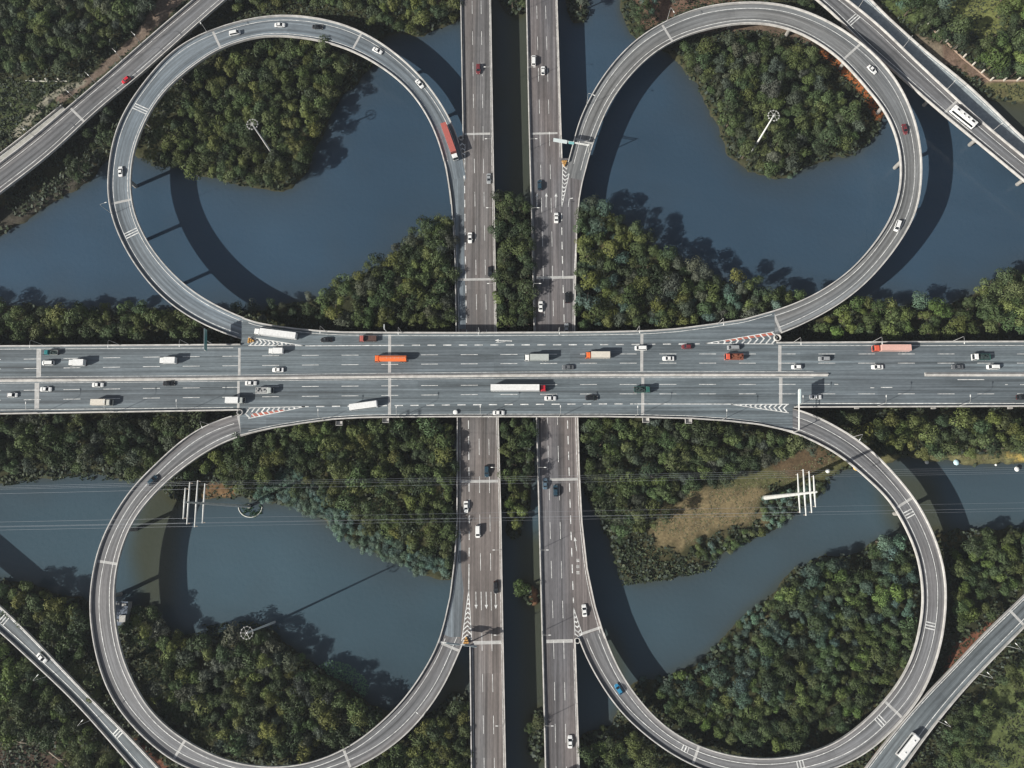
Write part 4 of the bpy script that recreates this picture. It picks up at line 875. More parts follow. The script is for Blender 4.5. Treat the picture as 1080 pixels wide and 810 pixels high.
tufts('dry_grass', [[(690,570),(686,552),(704,543),(745,516),(790,506),(860,484),(880,478),(900,486),(866,500),(812,514),(806,555),(765,556),(722,577)],[(955,479),(1140,478),(1140,490),(955,487)]], 1.6, .55, [(.15,.14,.08),(.11,.125,.055),(.18,.155,.095)], 'dry straw-coloured grass on the open spit beside the lower-right pond', 'grass', 51, flat=.2)
tufts('reeds', [[(652,575),(662,570),(720,590),(742,598),(760,588),(752,602),(700,612),(656,618)],[(0,498),(60,494),(135,498),(135,506),(60,506),(0,513)],[(184,500),(205,500),(206,528),(186,530)],[(196,660),(262,655),(300,662),(262,674),(200,676)]], 2.2, .7, [(.07,.10,.06),(.10,.12,.07),(.06,.085,.05)], 'grey-green reeds at the water edge of the ponds', 'reeds', 61, on_water=True)
def carpet(name, dens, size, pal, label, cat, seed):
    r = np.random.default_rng(seed); n = int(560*440*dens); x = r.uniform(-275, 260, n); y = r.uniform(-125, 265, n)
    i = np.clip(np.round((x-FX[0])/1.25).astype(int), 0, len(FX)-1); j = np.clip(np.round((y-FY[0])/1.25).astype(int), 0, len(FY)-1); z = hgt[j, i]
    lum = col[j, i].mean(1); keep = (z > .0) & (lum < .060) & (vnoise(x, y, 4, seed+2) > .25); x, y, z = x[keep], y[keep], z[keep]; n = len(x)
    near = LM[j, i][keep] < .93; s = size*r.uniform(.5, 1.3, n)*np.where(near, 1.35, 1.); a = r.uniform(0, 6.283, n); el = r.uniform(.1, .9, n)
    u = np.stack([np.cos(a), np.sin(a), np.zeros(n)], 1); w = np.stack([-np.sin(a), np.cos(a), np.zeros(n)], 1); b = np.stack([x, y, z+.05+r.uniform(0, 1.0, n)*s], 1); up = np.array([[0, 0, 1.]])
    S = s[:, None]; E_ = el[:, None]; t = u*S*.7*np.cos(E_)+up*S*.7*np.sin(E_)
    V = np.stack([b-w*S*.3-t*.5, b+w*S*.3-t*.5, b+w*S*.2+t*.6, b-w*S*.2+t*.6], 1); pl = np.array(pal); c = pl[r.integers(len(pl), size=n)]*r.uniform(.6, 1.4, n)[:, None]
    me = bpy.data.meshes.new(name); me.vertices.add(n*4); me.vertices.foreach_set('co', V.astype(np.float32).ravel()); me.loops.add(n*4); me.loops.foreach_set('vertex_index', np.arange(n*4, dtype=np.int32))
    me.polygons.add(n); me.polygons.foreach_set('loop_start', np.arange(0, n*4, 4, dtype=np.int32)); me.update(calc_edges=True)
    at = me.color_attributes.new('col', 'FLOAT_COLOR', 'POINT'); at.data.foreach_set('color', np.c_[np.repeat(c, 4, axis=0), np.ones(n*4)].astype(np.float32).ravel()); me.materials.append(LEAF)
    o = link(name, me); o.color = (1, 1, 1, 1); tag(o, label, cat, kind='stuff')
carpet('ground_cover', 1.5, 1.25, [(.045,.060,.030),(.034,.048,.026),(.055,.070,.040),(.050,.066,.052)], 'tangled green ground cover under the trees and along the pond shores', 'ground cover', 91)
# the round raft of water lilies in the lower-left pond
r = np.random.default_rng(71); lm = MB(); c0 = P(362, 716, 0)
for k in range(900):
    a = r.uniform(0, 6.28); d = math.sqrt(r.random()); px, py = 362+27*d*math.cos(a)*1.0, 717+d*math.sin(a)*18+(d*math.cos(a))*9
    p = P(px, py, .05); 
    if gz(p[0], p[1]) > .04: continue
    s = r.uniform(.15, .38); n_ = 6; a0 = r.uniform(0, 6.28); lm.poly([(p[0]+s*math.cos(a0+2*math.pi*i/n_), p[1]+s*math.sin(a0+2*math.pi*i/n_), .02+.05*r.random()) for i in range(n_)])
lo_ = lm.build('water_lilies', mat('lily_leaf', (.07, .16, .08), .5, noise=.4, scale=2)); tag(lo_, 'round green raft of water lilies at the shore of the lower-left pond', 'water plants', kind='stuff')

# ------------------------------------------------------------------ vehicles
def wheel(parent, x, y, r=.33, w=.22, nm='wheel'):
    m = MB(); m.cyl((x, y, r), (0, 1, 0), r, w, 14); h = MB(); s = 1 if y > 0 else -1
    m.cyl((x, y+s*(w/2+.005), r), (0, 1, 0), r*.6, .02, 10, 1); return m.build(nm, [RUBBER, STEEL], parent)
def rring(x, hw, z0, z1, ch=.12, chb=.05):
    """cross section at x: a box with chamfered shoulders"""
    return [(x, -hw+chb, z0), (x, hw-chb, z0), (x, hw, z0+.12), (x, hw, z1-ch), (x, hw-ch*1.3, z1), (x, -hw+ch*1.3, z1), (x, -hw, z1-ch), (x, -hw, z0+.12)]
def make_car(kind):
    """forward is +x. returns the Empty of a car; body takes the paint"""
    o = empty('car')
    L, w, H = {'sedan': (4.75, .93, 1.46), 'hatch': (4.3, .92, 1.52), 'suv': (4.8, .97, 1.72), 'mpv': (5.0, .98, 1.85)}[kind]; f = L/2
    b = MB(); hz = .86 if kind in ('sedan', 'hatch') else 1.02
    b.loft([rring(-f, w*.80, .32, hz-.16), rring(-f+.15, w*.93, .25, hz-.02), rring(-f+.8, w, .22, hz+.04), rring(0, w, .22, hz+.03), rring(f-1.35, w, .22, hz), rring(f-.5, w*.95, .22, hz-.10), rring(f-.14, w*.86, .26, hz-.24), rring(f, w*.70, .34, hz-.34)])
    # greenhouse: roof with pillars
    xb, xrb, xrf, xf = {'sedan': (-f+.85, -f+1.55, .25, 1.15), 'hatch': (-f+.18, -f+.75, .25, 1.10), 'suv': (-f+.15, -f+.55, .45, 1.30), 'mpv': (-f+.12, -f+.40, .95, 1.85)}[kind]
    wl, wt = w-.10, w-.27
    lo = [(xb, -wl, hz-.02), (xf, -wl, hz-.05), (xf, wl, hz-.05), (xb, wl, hz-.02)]; hi = [(xrb, -wt, H-.03), (xrf, -wt, H-.03), (xrf, wt, H-.03), (xrb, wt, H-.03)]
    top = [(xrb+.12, -wt+.12, H), (xrf-.12, -wt+.12, H), (xrf-.12, wt-.12, H), (xrb+.12, wt-.12, H)]
    b.loft([lo, hi, top])
    b.build('body', paint('white', PC['white']), o)
    def pane(nm, q, off):
        q = [Vector(p) for p in q]; n = (q[1]-q[0]).cross(q[3]-q[0]).normalized()
        if n.dot(Vector(off)) < 0: n = -n; q = q[::-1]
        c = sum(q, Vector())/4; q = [c+(p-c)*.90+n*.012 for p in q]; m = MB(); m.loft([[p-n*.01 for p in q], q]); m.build(nm, GLASS, o)
    pane('windscreen', [lo[1], lo[2], hi[2], hi[1]], (1, 0, .5)); pane('rear_window', [lo[3], lo[0], hi[0], hi[3]], (-1, 0, .5))
    pane('side_window', [lo[0], lo[1], hi[1], hi[0]], (0, -1, 0)); pane('side_window', [lo[2], lo[3], hi[3], hi[2]], (0, 1, 0))
    for x in (-f+.85, f-.9):
        for y in (-w+.10, w-.10): wheel(o, x, y)
    for s in (-1, 1):
        m = MB(); m.box(f-.30, f-.10, s*w*.60-.17, s*w*.60+.17, hz-.36, hz-.22); m.build('headlight', LAMPG, o)
        m = MB(); m.box(-f-.01, -f+.12, s*w*.62-.16, s*w*.62+.16, hz-.30, hz-.14); m.build('tail_light', TAILG, o)
        m = MB(); m.box(xf-.35, xf-.15, s*(w+.09)-.09, s*(w+.09)+.09, hz-.02, hz+.14); m.build('mirror', paint('white', PC['white']), o)
    return o
def truck(kind, L, col_cab, col_box, H=3.3, w=1.22, load=None):
    """box, flatbed, dump, semi, van body trucks: cab in front (+x)"""
    o = empty('truck'); f = L/2; cabL = 1.9 if kind != 'semi' else 2.3; cp = paint(*col_cab); bp = paint(*col_box) if col_box else None
    ch = MB(); ch.box(-f+.1, f-.4, -.45, .45, .55, .85); ch.build('chassis', CHASS, o)
    c = MB(); hc = 2.35 if kind in ('small', 'flat', 'pick') else 2.85
    x0, x1 = f-cabL, f
    c.loft([[(x0, -w, .5), (x1-.05, -w, .45), (x1-.05, w, .45), (x0, w, .5)], [(x0, -w, 1.35), (x1, -w+.04, 1.35), (x1, w-.04, 1.35), (x0, w, 1.35)], [(x0, -w+.06, hc-.18), (x1-.38, -w+.12, hc-.18), (x1-.38, w-.12, hc-.18), (x0, w-.06, hc-.18)], [(x0+.15, -w+.2, hc), (x1-.6, -w+.28, hc), (x1-.6, w-.28, hc), (x0+.15, w-.2, hc)]])
    c.build('cab', cp, o)
    q = [Vector((x1+.005, -w+.14, 1.42)), Vector((x1+.005, w-.14, 1.42)), Vector((x1-.33, w-.22, hc-.26)), Vector((x1-.33, -w+.22, hc-.26))]; n = Vector((.94, 0, .33)); m = MB(); m.loft([q, [p+n*.025 for p in q]]); m.build('windscreen', GLASS, o)
    for s in (-1, 1):
        m = MB(); m.box(x0+.5, x1-.35, s*(w-.03)-.03, s*(w-.03)+.03, 1.45, hc-.35); m.build('side_window', GLASS, o)
        m = MB(); m.box(x1-.06, x1+.03, s*w*.72-.16, s*w*.72+.16, .7, .9); m.build('headlight', LAMPG, o)
        m = MB(); m.box(x1-.25, x1-.12, s*(w+.14)-.10, s*(w+.14)+.10, 1.6, 2.15); m.build('mirror', CHASS, o)
    b0, b1 = -f, x0-(.25 if kind != 'semi' else .9)
    if kind == 'semi':
        m = MB(); m.box(x0-1.2, x0+.2, -.5, .5, .85, 1.15); m.build('coupling', CHASS, o); b1 = x0-.55
    if kind in ('box', 'semi', 'small'):
        m = MB(); m.box(b0, b1, -w-.03, w+.03, 1.05, H, taper=.03); 
        if kind == 'semi':
            for k in range(1, int((b1-b0)/1.2)): m.box(b0+k*1.2-.03, b0+k*1.2+.03, -w, w, H, H+.02)
        else: m.box(b0+.1, b1-.1, -w+.1, w-.1, H, H+.03)
        m.build('cargo_box' if kind != 'semi' else 'trailer', bp, o)
        m = MB(); m.box(b0-.03, b0, -w+.05, w-.05, 1.1, H-.08); m.build('rear_door', bp, o)
    elif kind == 'tank':      # ribbed covered body
        m = MB(); rings = []
        for x in (b0, b0+.15, b1-.15, b1):
            k = .9 if x in (b0, b1) else 1.; rings.append([(x, w*k*math.cos(a), 1.1+(H-1.1)*k*(math.sin(a)*.5+.5)) for a in np.linspace(-math.pi*.5, math.pi*1.5, 14)[:-1]])
        m.loft(rings); m.build('tank', bp, o); m = MB()
        for k in range(1, int((b1-b0)/1.6)): m.box(b0+k*1.6-.06, b0+k*1.6+.06, -.35, .35, H-.05, H+.09)
        m.box(b0+.4, b1-.4, -.05, .05, H-.02, H+.10); m.build('walkway', mat('tank_walkway', (.75, .42, .30), .6), o)
    else:                     # open bed with side boards
        m = MB(); zb = 1.05; hb = .5 if kind == 'flat' else .95
        m.box(b0, b1, -w, w, zb-.12, zb); 
        for a in ((b0, b1, -w, -w+.07), (b0, b1, w-.07, w), (b0, b0+.07, -w+.07, w-.07), (b1-.07, b1, -w+.07, w-.07)): m.box(*a, zb, zb+hb)
        m.build('cargo_bed', bp, o)
        if load:
            m = MB(); r = random.Random(int(L*10)); m.box(b0+.15, b1-.15, -w+.15, w-.15, zb, zb+hb*.8)
            for k in range(9):
                x = r.uniform(b0+.5, b1-.5); y = r.uniform(-w+.5, w-.5); m.box(x-.35, x+.35, y-.3, y+.3, zb+hb*.6, zb+hb*.8+r.uniform(.1, .7), taper=.04)
            m.build('load', load, o)
    axles = [f-1.0] + ([b0+1.0, b0+2.2, b0+3.4, x0-.4] if kind == 'semi' else [b0+1.1] if L < 9 else [b0+1.2, b0+2.5])
    r_ = .42 if L < 7 else .5
    for x in axles:
        for s in (-1, 1): wheel(o, x, s*(w-.2), r_, .32)
    for s in (-1, 1): m = MB(); m.box(b0-.05, b0, s*w*.75-.18, s*w*.75+.18, .85, 1.0); m.build('tail_light', TAILG, o)
    return o
def bus(L, colr, roof_units, w=1.27, H=3.3, hatch=True):
    o = empty('bus'); f = L/2; m = MB()
    m.loft([rring(-f, w*.97, .35, H-.05, .16), rring(-f+.1, w, .3, H, .16), rring(f-.4, w, .3, H, .16), rring(f, w*.95, .35, H-.25, .16)]); m.build('body', paint(*colr), o)
    for s in (-1, 1):
        m = MB(); m.box(-f+.5, f-.9, s*w-.012, s*w+.012, 1.35, 2.55); m.build('side_window', GLASS, o)
        m = MB(); m.box(f-.06, f+.03, s*w*.7-.2, s*w*.7+.2, .7, .92); m.build('headlight', LAMPG, o)
        m = MB(); m.box(-f-.03, -f+.02, s*w*.75-.15, s*w*.75+.15, .9, 1.2); m.build('tail_light', TAILG, o)
        m = MB(); m.box(f-.1, f+.25, s*(w+.12)-.08, s*(w+.12)+.08, 2.0, 2.5); m.build('mirror', CHASS, o)
    m = MB(); m.box(f-.08, f+.025, -w+.14, w-.14, 1.15, 2.75); m.build('windscreen', GLASS, o)
    for k, (x, lx, wy) in enumerate(roof_units):
        m = MB(); m.box(x-lx/2, x+lx/2, -wy, wy, H-.02, H+.22, taper=.08); m.box(x-lx*.32, x+lx*.32, -wy*.55, wy*.55, H+.22, H+.25, 1); m.build('roof_unit', [paint(*colr), CHASS], o)
    for x in (f-2.6, -f+2.9):
        for s in (-1, 1): wheel(o, x, s*(w-.16), .5, .3)
    return o
CARS = {k: make_car(k) for k in ('sedan', 'hatch', 'suv', 'mpv')}
for o in CARS.values():
    for c in o.children:
        if c.name.split('.')[0] in ('body', 'mirror'): c.material_slots[0].link = 'OBJECT'
used = set()
def road_z(px, py):
    """deck height under a pixel, nearest loop or ramp sample, else by region"""
    best = None
    for nm, c, hw in SURF:
        if nm == 'service_bridge': continue
        q = Q(c[:, 0], c[:, 1], c[:, 2]); d = np.hypot(q[0]-px, q[1]-py); i = int(np.argmin(d))
        if d[i] < 14 and (best is None or d[i] < best[0]): best = (d[i], c[i, 2])
    if best is None: return None
    return best[1]
def place(o, px, py, dx, dy, z, label, cat, group='vehicles on the roads', hz=0.):
    p = P(px, py, z+hz); q = P(px+dx*4, py+dy*4, z+hz); o.location = (p[0], p[1], z+.045); o.rotation_euler = (0, 0, math.atan2(q[1]-p[1], q[0]-p[0]))
    tag(o, label, cat, group)
W_, E_, N_, S_ = (-1, 0), (1, 0), (0, -1), (0, 1)
H_, V_ = ZH, ZL
CAR_LIST = [
 # x, y, heading, level, body, paint, label
 (293, 390, W_, H_, 'sedan', 'white', 'white car in the lane next to the median, below the long white lorry'),
 (344, 358.3, W_, H_, 'sedan', 'black', 'black car in the top slip lane between the long white lorry and a red-cab flatbed'),
 (599, 387.3, W_, H_, 'sedan', 'grey', 'dark grey car by the median, right of the pale grey box truck'),
 (676, 367, W_, H_, 'mpv', 'white', 'white van on the joint line, right of the orange-cabbed white truck'),
 (705, 378, W_, H_, 'sedan', 'white', 'white car in the middle westbound lane, left of the small maroon car'),
 (724.5, 365.5, W_, H_, 'hatch', 'maroon', 'small maroon car at the left tip of the red and white chevrons'),
 (773.5, 366.5, W_, H_, 'mpv', 'silver', 'silver van against the red and white chevrons, above an orange tipper'),
 (840.5, 387, W_, H_, 'hatch', 'white', 'white hatchback above the end of the median barrier'),
 (869.6, 378.3, W_, H_, 'suv', 'silver', 'silver-white SUV above the gap in the median barrier'),
 (925.5, 387, W_, H_, 'sedan', 'white', 'white car below the pale orange-cabbed lorry'),
 (1010, 387, W_, H_, 'sedan', 'grey', 'grey car by the right length of the median barrier'),
 (1047.5, 387, W_, H_, 'mpv', 'white', 'long white van by the median near the right edge, behind the grey car'),
 (50.5, 382.7, W_, H_, 'mpv', 'white', 'white van just right of the left-most joint, below the teal pickup'),
 (12.8, 416.5, E_, H_, 'hatch', 'white', 'white hatchback at the far left end of the eastbound lanes'),
 (48.2, 410.4, E_, H_, 'sedan', 'white', 'white car crossing the left-most joint, eastbound'),
 (103, 405.8, E_, H_, 'sedan', 'white', 'white car beside the median above the beige box truck'),
 (178, 404.3, E_, H_, 'sedan', 'black', 'black car beside the median on the left eastbound side'),
 (264.5, 404, E_, H_, 'sedan', 'white', 'white car beside the median above the truck with a speckled load'),
 (580.5, 420, E_, H_, 'sedan', 'white', 'white car below and ahead of the red-cab articulated lorry'),
 (624, 419.5, E_, H_, 'suv', 'black', 'black car ahead of the white one, right of the red-cab lorry'),
 (526, 435.3, E_, H_, 'sedan', 'white', 'white car in the bottom slip lane over the southbound road'),
 (860.5, 418.7, E_, H_, 'sedan', 'white', 'white car in the sign gantry shadow at the gap in the barrier'),
 (1078.5, 419, E_, H_, 'sedan', 'black', 'black car cut by the right edge of the photo, eastbound'),
 (504.4, 72.5, S_, V_, 'suv', 'maroon', 'dark red car near the top of the southbound road'),
 (515.5, 188, S_, V_, 'sedan', 'silver', 'silver car by the right parapet of the southbound road, below its upper joint'),
 (495.7, 250.6, S_, V_, 'sedan', 'white', 'white car on the southbound road beside the triangular wood'),
 (517, 286.5, S_, V_, 'suv', 'black', 'black car by the right parapet just above the southbound joint'),
 (513.5, 497, S_, V_, 'suv', 'darkblue', 'dark blue car above the joint south of the highway, southbound'),
 (491.5, 534.5, S_, V_, 'sedan', 'white', 'white car in the left lane of the southbound road, below the dark blue car'),
 (504, 560.5, S_, V_, 'mpv', 'white', 'white van in the middle of the southbound road below the highway'),
 (523, 619.5, S_, V_, 'suv', 'black', 'black car beside the painted lane arrows on the southbound road'),
 (562.9, 63.5, N_, V_, 'mpv', 'white', 'tall white van at the top of the northbound road'),
 (572.7, 74, N_, V_, 'hatch', 'white', 'white car right behind the tall white van, northbound'),
 (569.3, 195, N_, V_, 'suv', 'darkblue', 'near-black car ahead of the lane arrows on the northbound road'),
 (586.8, 229.5, N_, V_, 'sedan', 'white', 'white car right behind the lane arrows on the northbound road'),
 (570.3, 323, N_, V_, 'sedan', 'white', 'white car in the left lane just north of the highway, northbound'),
 (598.2, 313.7, N_, V_, 'suv', 'black', 'black car in the right lane just north of the highway, northbound'),
 (597.5, 346.5, N_, V_, 'sedan', 'silver', 'silver car coming out from under the highway, northbound'),
 (575, 510, N_, V_, 'sedan', 'steelblue', 'steel blue car at the northbound joint south of the highway'),
 (586, 517.5, N_, V_, 'suv', 'darkblue', 'dark teal car just behind the steel blue one, northbound'),
 (616.4, 644, (-.10, -1), V_, 'sedan', 'white', 'white car beside the small chevrons where the lower-right loop joins'),
 (601.3, 782.5, N_, V_, 'sedan', 'white', 'white car near the bottom edge on the northbound road'),
 (247.5, 34.5, (1, -.20), None, 'mpv', 'white', 'white pickup-like van at the top left of the upper-left loop'),
 (126.8, 180.5, (-.02, -1), None, 'sedan', 'white', 'white car on the left side of the upper-left loop'),
 (295, 26, (1, 0), None, 'sedan', 'white', 'white car at the very top of the upper-left loop'),
 (335, 28, (1, .05), None, 'sedan', 'black', 'black car at the top of the upper-left loop, ahead of a white one'),
 (398, 53, (1, .5), None, 'sedan', 'white', 'white car at the upper right of the upper-left loop'),
 (442.5, 88, (1, 1.15), None, 'sedan', 'white', 'white car on the upper-left loop behind the red articulated lorry'),
 (132.5, 84, (-1, .75), None, 'hatch', 'crimson', 'bright red car on the upper-left slip road'),
 (920, 73, (1, .95), None, 'sedan', 'white', 'white car at the upper right of the upper-right loop'),
 (954.5, 136, (.22, 1), None, 'sedan', 'maroon', 'dark red car on the right side of the upper-right loop'),
 (946.8, 238, (-.35, 1), None, 'mpv', 'white', 'white van at the lower right of the upper-right loop'),
 (160.5, 506.5, (1, -1.05), None, 'suv', 'darkblue', 'dark car with a pale front on the upper left of the lower-left loop'),
 (652.6, 727, (-.62, -1), None, 'hatch', 'blue', 'bright blue car on the lower-right loop'),
 (43.8, 694, (1, .95), None, 'sedan', 'white', 'white car on the lower-left slip road'),
]
for px, py, hd, z, kind, colr, lab in CAR_LIST:
    if z is None: z = road_z(px, py) or 9
    if kind not in used: o = CARS[kind]; used.add(kind)
    else: o = copy_tree(CARS[kind])
    cm = paint(colr, PC[colr], .3 if colr in ('silver', 'grey', 'steelblue') else 0)
    for c in o.children:
        if c.name.split('.')[0] in ('body', 'mirror'): c.material_slots[0].link = 'OBJECT'; c.material_slots[0].material = cm
    place(o, px, py, *hd, z, lab, 'van' if kind == 'mpv' else 'car', hz=.9)
pw_ = lambda n: (n, PC[n])
pile = mat('mixed_load', (.30, .31, .31), .8, noise=.7, scale=2.5); darkload = mat('dark_load', (.03, .05, .05), .9, noise=.6, scale=2)
TRUCKS = [
 (truck('flat', 5.4, pw_('teal'), pw_('palegrey'), load=darkload, w=.98), 54.5, 372, W_, H_, 'small teal pickup truck with a grey bed in the top-left lane', 'pickup', .9),
 (truck('box', 6.6, pw_('white'), pw_('white'), H=3.2), 81.3, 382.6, W_, H_, 'white box truck at the left end of the westbound lanes, behind the white van', 'truck', 1.8),
 (truck('box', 6.8, pw_('white'), pw_('white'), H=3.3), 177.3, 380.3, W_, H_, 'white box truck alone in the middle westbound lane, left side', 'truck', 1.8),
 (truck('semi', 17.8, pw_('white'), pw_('white'), H=3.9), 290.5, 352, (-1, -.125), H_, 'long white articulated lorry on the slip lane beside the upper-left chevrons', 'lorry', 2),
 (truck('small', 6.2, pw_('white'), pw_('white'), H=2.9, w=1.1), 291, 370.2, W_, H_, 'white box van just under the upper-left chevrons', 'truck', 1.6),
 (truck('flat', 7.0, pw_('brick'), pw_('brown')), 388, 357.2, W_, H_, 'red-cab flatbed truck with an empty brown bed in the top slip lane', 'truck', 1.2),
 (truck('tank', 13.2, pw_('orange'), pw_('orange'), H=3.5, w=1.3), 412, 378.2, W_, H_, 'bright orange tank truck on the joint line', 'tank truck', 2),
 (truck('box', 9.8, pw_('white'), pw_('palegrey'), H=3.5), 566, 377.2, W_, H_, 'pale grey box truck in the middle westbound lane above the red-cab lorry', 'truck', 2),
 (truck('box', 9.8, pw_('orange'), pw_('cream'), H=3.6), 630.4, 374.6, W_, H_, 'white box truck with an orange cab', 'truck', 2),
 (truck('dump', 7.4, pw_('orangered'), pw_('rust'), load=mat('rust_load', (.20, .07, .04), .9, noise=.4)), 774, 376.4, W_, H_, 'orange-red tipper truck below the silver van at the right chevrons', 'tipper truck', 1.5),
 (truck('semi', 14.6, pw_('orangered'), pw_('pink'), H=3.7), 940, 367.4, W_, H_, 'long lorry with an orange-red cab and pale pink box at the upper right', 'lorry', 2),
 (truck('dump', 6.9, pw_('white'), pw_('green'), load=darkload), 1034.5, 376.6, W_, H_, 'white-cab truck with a dark load near the right edge', 'truck', 1.4),
 (truck('box', 8.2, pw_('beige'), pw_('cream'), H=3.1), 107.5, 424.5, E_, H_, 'beige box truck in the bottom lane at the left', 'truck', 1.8),
 (truck('dump', 7.0, pw_('palegrey'), pw_('white'), load=pile), 279, 412, E_, H_, 'truck with a speckled white load, eastbound above the gore', 'truck', 1.5),
 (truck('box', 7.4, pw_('palegrey'), pw_('white'), H=3.3), 248.3, 422.3, E_, H_, 'white box truck with a grey cab at the lower-left chevrons', 'truck', 1.8),
 (truck('semi', 22.4, pw_('crimson'), pw_('white'), H=4.0), 547, 409.3, E_, H_, 'longest white articulated lorry with a red cab, below the median', 'lorry', 2),
 (truck('dump', 6.6, pw_('green'), pw_('green'), load=darkload), 677.5, 411, E_, H_, 'dark green open truck crossing the joint line, eastbound', 'truck', 1.4),
 (truck('semi', 17.0, pw_('white'), pw_('brick'), H=3.8), 474.2, 149.5, (.36, 1), None, 'red articulated lorry with a white cab leaving the upper-left loop', 'lorry', 2),
]
for o, px, py, hd, z, lab, cat, hz in TRUCKS:
    if z is None: z = road_z(px, py)
    place(o, px, py, *hd, z, lab, cat, hz=hz)
bw = ('white', PC['white'])
for o, px, py, hd, z, lab in ((bus(11.4, bw, []), 383.8, 427.8, (1, -.135), H_, 'plain white bus changing lane above the bottom slip lane'),
                              (bus(12.2, bw, [(3.6, 1.8, .8), (.6, 1.2, .6), (-1.6, 1.2, .6), (-4.2, 2.2, .85)]), 1016.5, 123, (-1, -.80), None, 'white bus with black roof vents on the upper-right slip road'),
                              (bus(10.6, bw, [(3.0, .6, .35), (-2.6, .5, .3)]), 957.8, 787, (1, -1.28), None, 'white coach on the lower-right slip road near the bottom edge')):
    if z is None: z = road_z(px, py)
    place(o, px, py, *hd, z, lab, 'bus', hz=2)

# ------------------------------------------------------------------ lamps, signs, masts, pylons
def make_lamp(arm=2.3, h=9.5):
    o = empty('street_lamp'); m = MB(); m.tube((0, 0, -.2), (0, 0, h-.6), .11, .07, 8); m.build('pole', STEEL, o)
    m = MB(); m.path([(0, 0, h-.6), (.15, 0, h-.15), (.7, 0, h+.12), (arm, 0, h+.25)], .05); m.build('arm', STEEL, o)
    m = MB(); m.loft([[(arm-.1, -.1, h+.2), (arm-.1, .1, h+.2), (arm-.1, .1, h+.32), (arm-.1, -.1, h+.32)], [(arm+.35, -.19, h+.16), (arm+.35, .19, h+.16), (arm+.35, .15, h+.34), (arm+.35, -.15, h+.34)], [(arm+.9, -.12, h+.2), (arm+.9, .12, h+.2), (arm+.9, .1, h+.3), (arm+.9, -.1, h+.3)]]); m.build('lamp_head', WHITE, o)
    m = MB(); m.box(-.2, .2, -.2, .2, -.25, .12); m.build('base_plate', STEEL, o)
    return o
LAMP = make_lamp(); LAMPUSED = [0]
def lamp(px, py, z, hx, hy, label, group):
    o = LAMP if not LAMPUSED[0] else copy_tree(LAMP); LAMPUSED[0] = 1
    p = P(px, py, z); q = P(px+hx, py+hy, z); o.location = (p[0], p[1], z+.25); o.rotation_euler = (0, 0, math.atan2(q[1]-p[1], q[0]-p[0])); tag(o, label, 'street lamp', group)
for k, (x, y) in enumerate(((47,364),(127,363.8),(200,363.3),(344,349.4),(424,350.7),(506,350.6),(589,350.4),(671,349.2),(757,341.3),(836,361.2),(919,360.7),(1003,360.3))):
    lamp(x, y+.3, ZH+.6, 0, 3, 'lamp on the north parapet of the highway, arching over the westbound lanes', 'lamps on the north side of the highway')
for k, (x, y) in enumerate(((43,436),(123,434.8),(197,433.6),(342,443.3),(422,440.3),(508,439.7),(590,439.7),(669,440.2),(760,443.7),(838,429.6),(923,429.3),(1009,429))):
    lamp(x, y-.3, ZH+.6, 0, -3, 'lamp on the south parapet of the highway, arching over the eastbound lanes', 'lamps on the south side of the highway')
for y in (-8, 70, 146, 219, 299, 493, 580, 669.5, 765):
    yb = 553+(y-553)*.971
    lamp(interp_edge(W_r[0], yb)-.5, yb, ZL+.6, -3, 0, 'street lamp on the right parapet of the southbound road, its arm reaching left', 'lamps on the southbound road')
    lamp(interp_edge(E_l[0], yb)+.5, yb, ZL+.6, 3, 0, 'street lamp on the left parapet of the northbound road, its arm reaching right', 'lamps on the northbound road')
def curve_lamps(key, pts, lab, grp, c, hw, side, z_off=.6, outward=False):
    n = normals(c); qx_, qy_ = Q(c[:, 0], c[:, 1], c[:, 2])
    for x, y in pts:
        i = int(np.argmin(np.hypot(qx_-x, qy_-y))); s = 1 if np.hypot(*(np.array(Q(c[i, 0]+n[i, 0]*hw[i], c[i, 1]+n[i, 1]*hw[i], c[i, 2]))-(x, y))) < np.hypot(*(np.array(Q(c[i, 0]-n[i, 0]*hw[i], c[i, 1]-n[i, 1]*hw[i], c[i, 2]))-(x, y))) else -1
        global LAMPUSED
        o = copy_tree(LAMP); o.location = (c[i, 0]+n[i, 0]*s*(hw[i]-.2), c[i, 1]+n[i, 1]*s*(hw[i]-.2), c[i, 2]+.85); d = -s*n[i]; o.rotation_euler = (0, 0, math.atan2(d[1], d[0])); tag(o, lab, 'street lamp', grp)
for key, pts, w_ in (('TL', [(218,34),(118,228)], 'upper-left'), ('TR', [(618,110),(706,21)], 'upper-right'),
                     ('BL', [(222,446),(448,752)], 'lower-left'), ('BR', [(897,459)], 'lower-right')):
    o, c, hw, m, side, near = loops[key]; curve_lamps(key, pts, f'slim street lamp on the outer parapet of the {w_} loop', f'lamps on the {w_} loop', c, hw, side)
for rr, pts, w_ in ((RTL, [(146.7,46),(129,64),(102,88),(81.5,106),(38,143),(33,147)][:5], 'upper-left'), (RTR, [(905,4),(949,49),(998,94),(1044,136)], 'upper-right'), (RBL, [(46,716),(95,763)], 'lower-left'), (RBR, [(1034,712),(989,763),(1062,682)], 'lower-right')):
    curve_lamps('', pts, f'street lamp on the edge of the {w_} slip road', f'lamps on the {w_} slip road', rr[1], rr[2], rr[4])

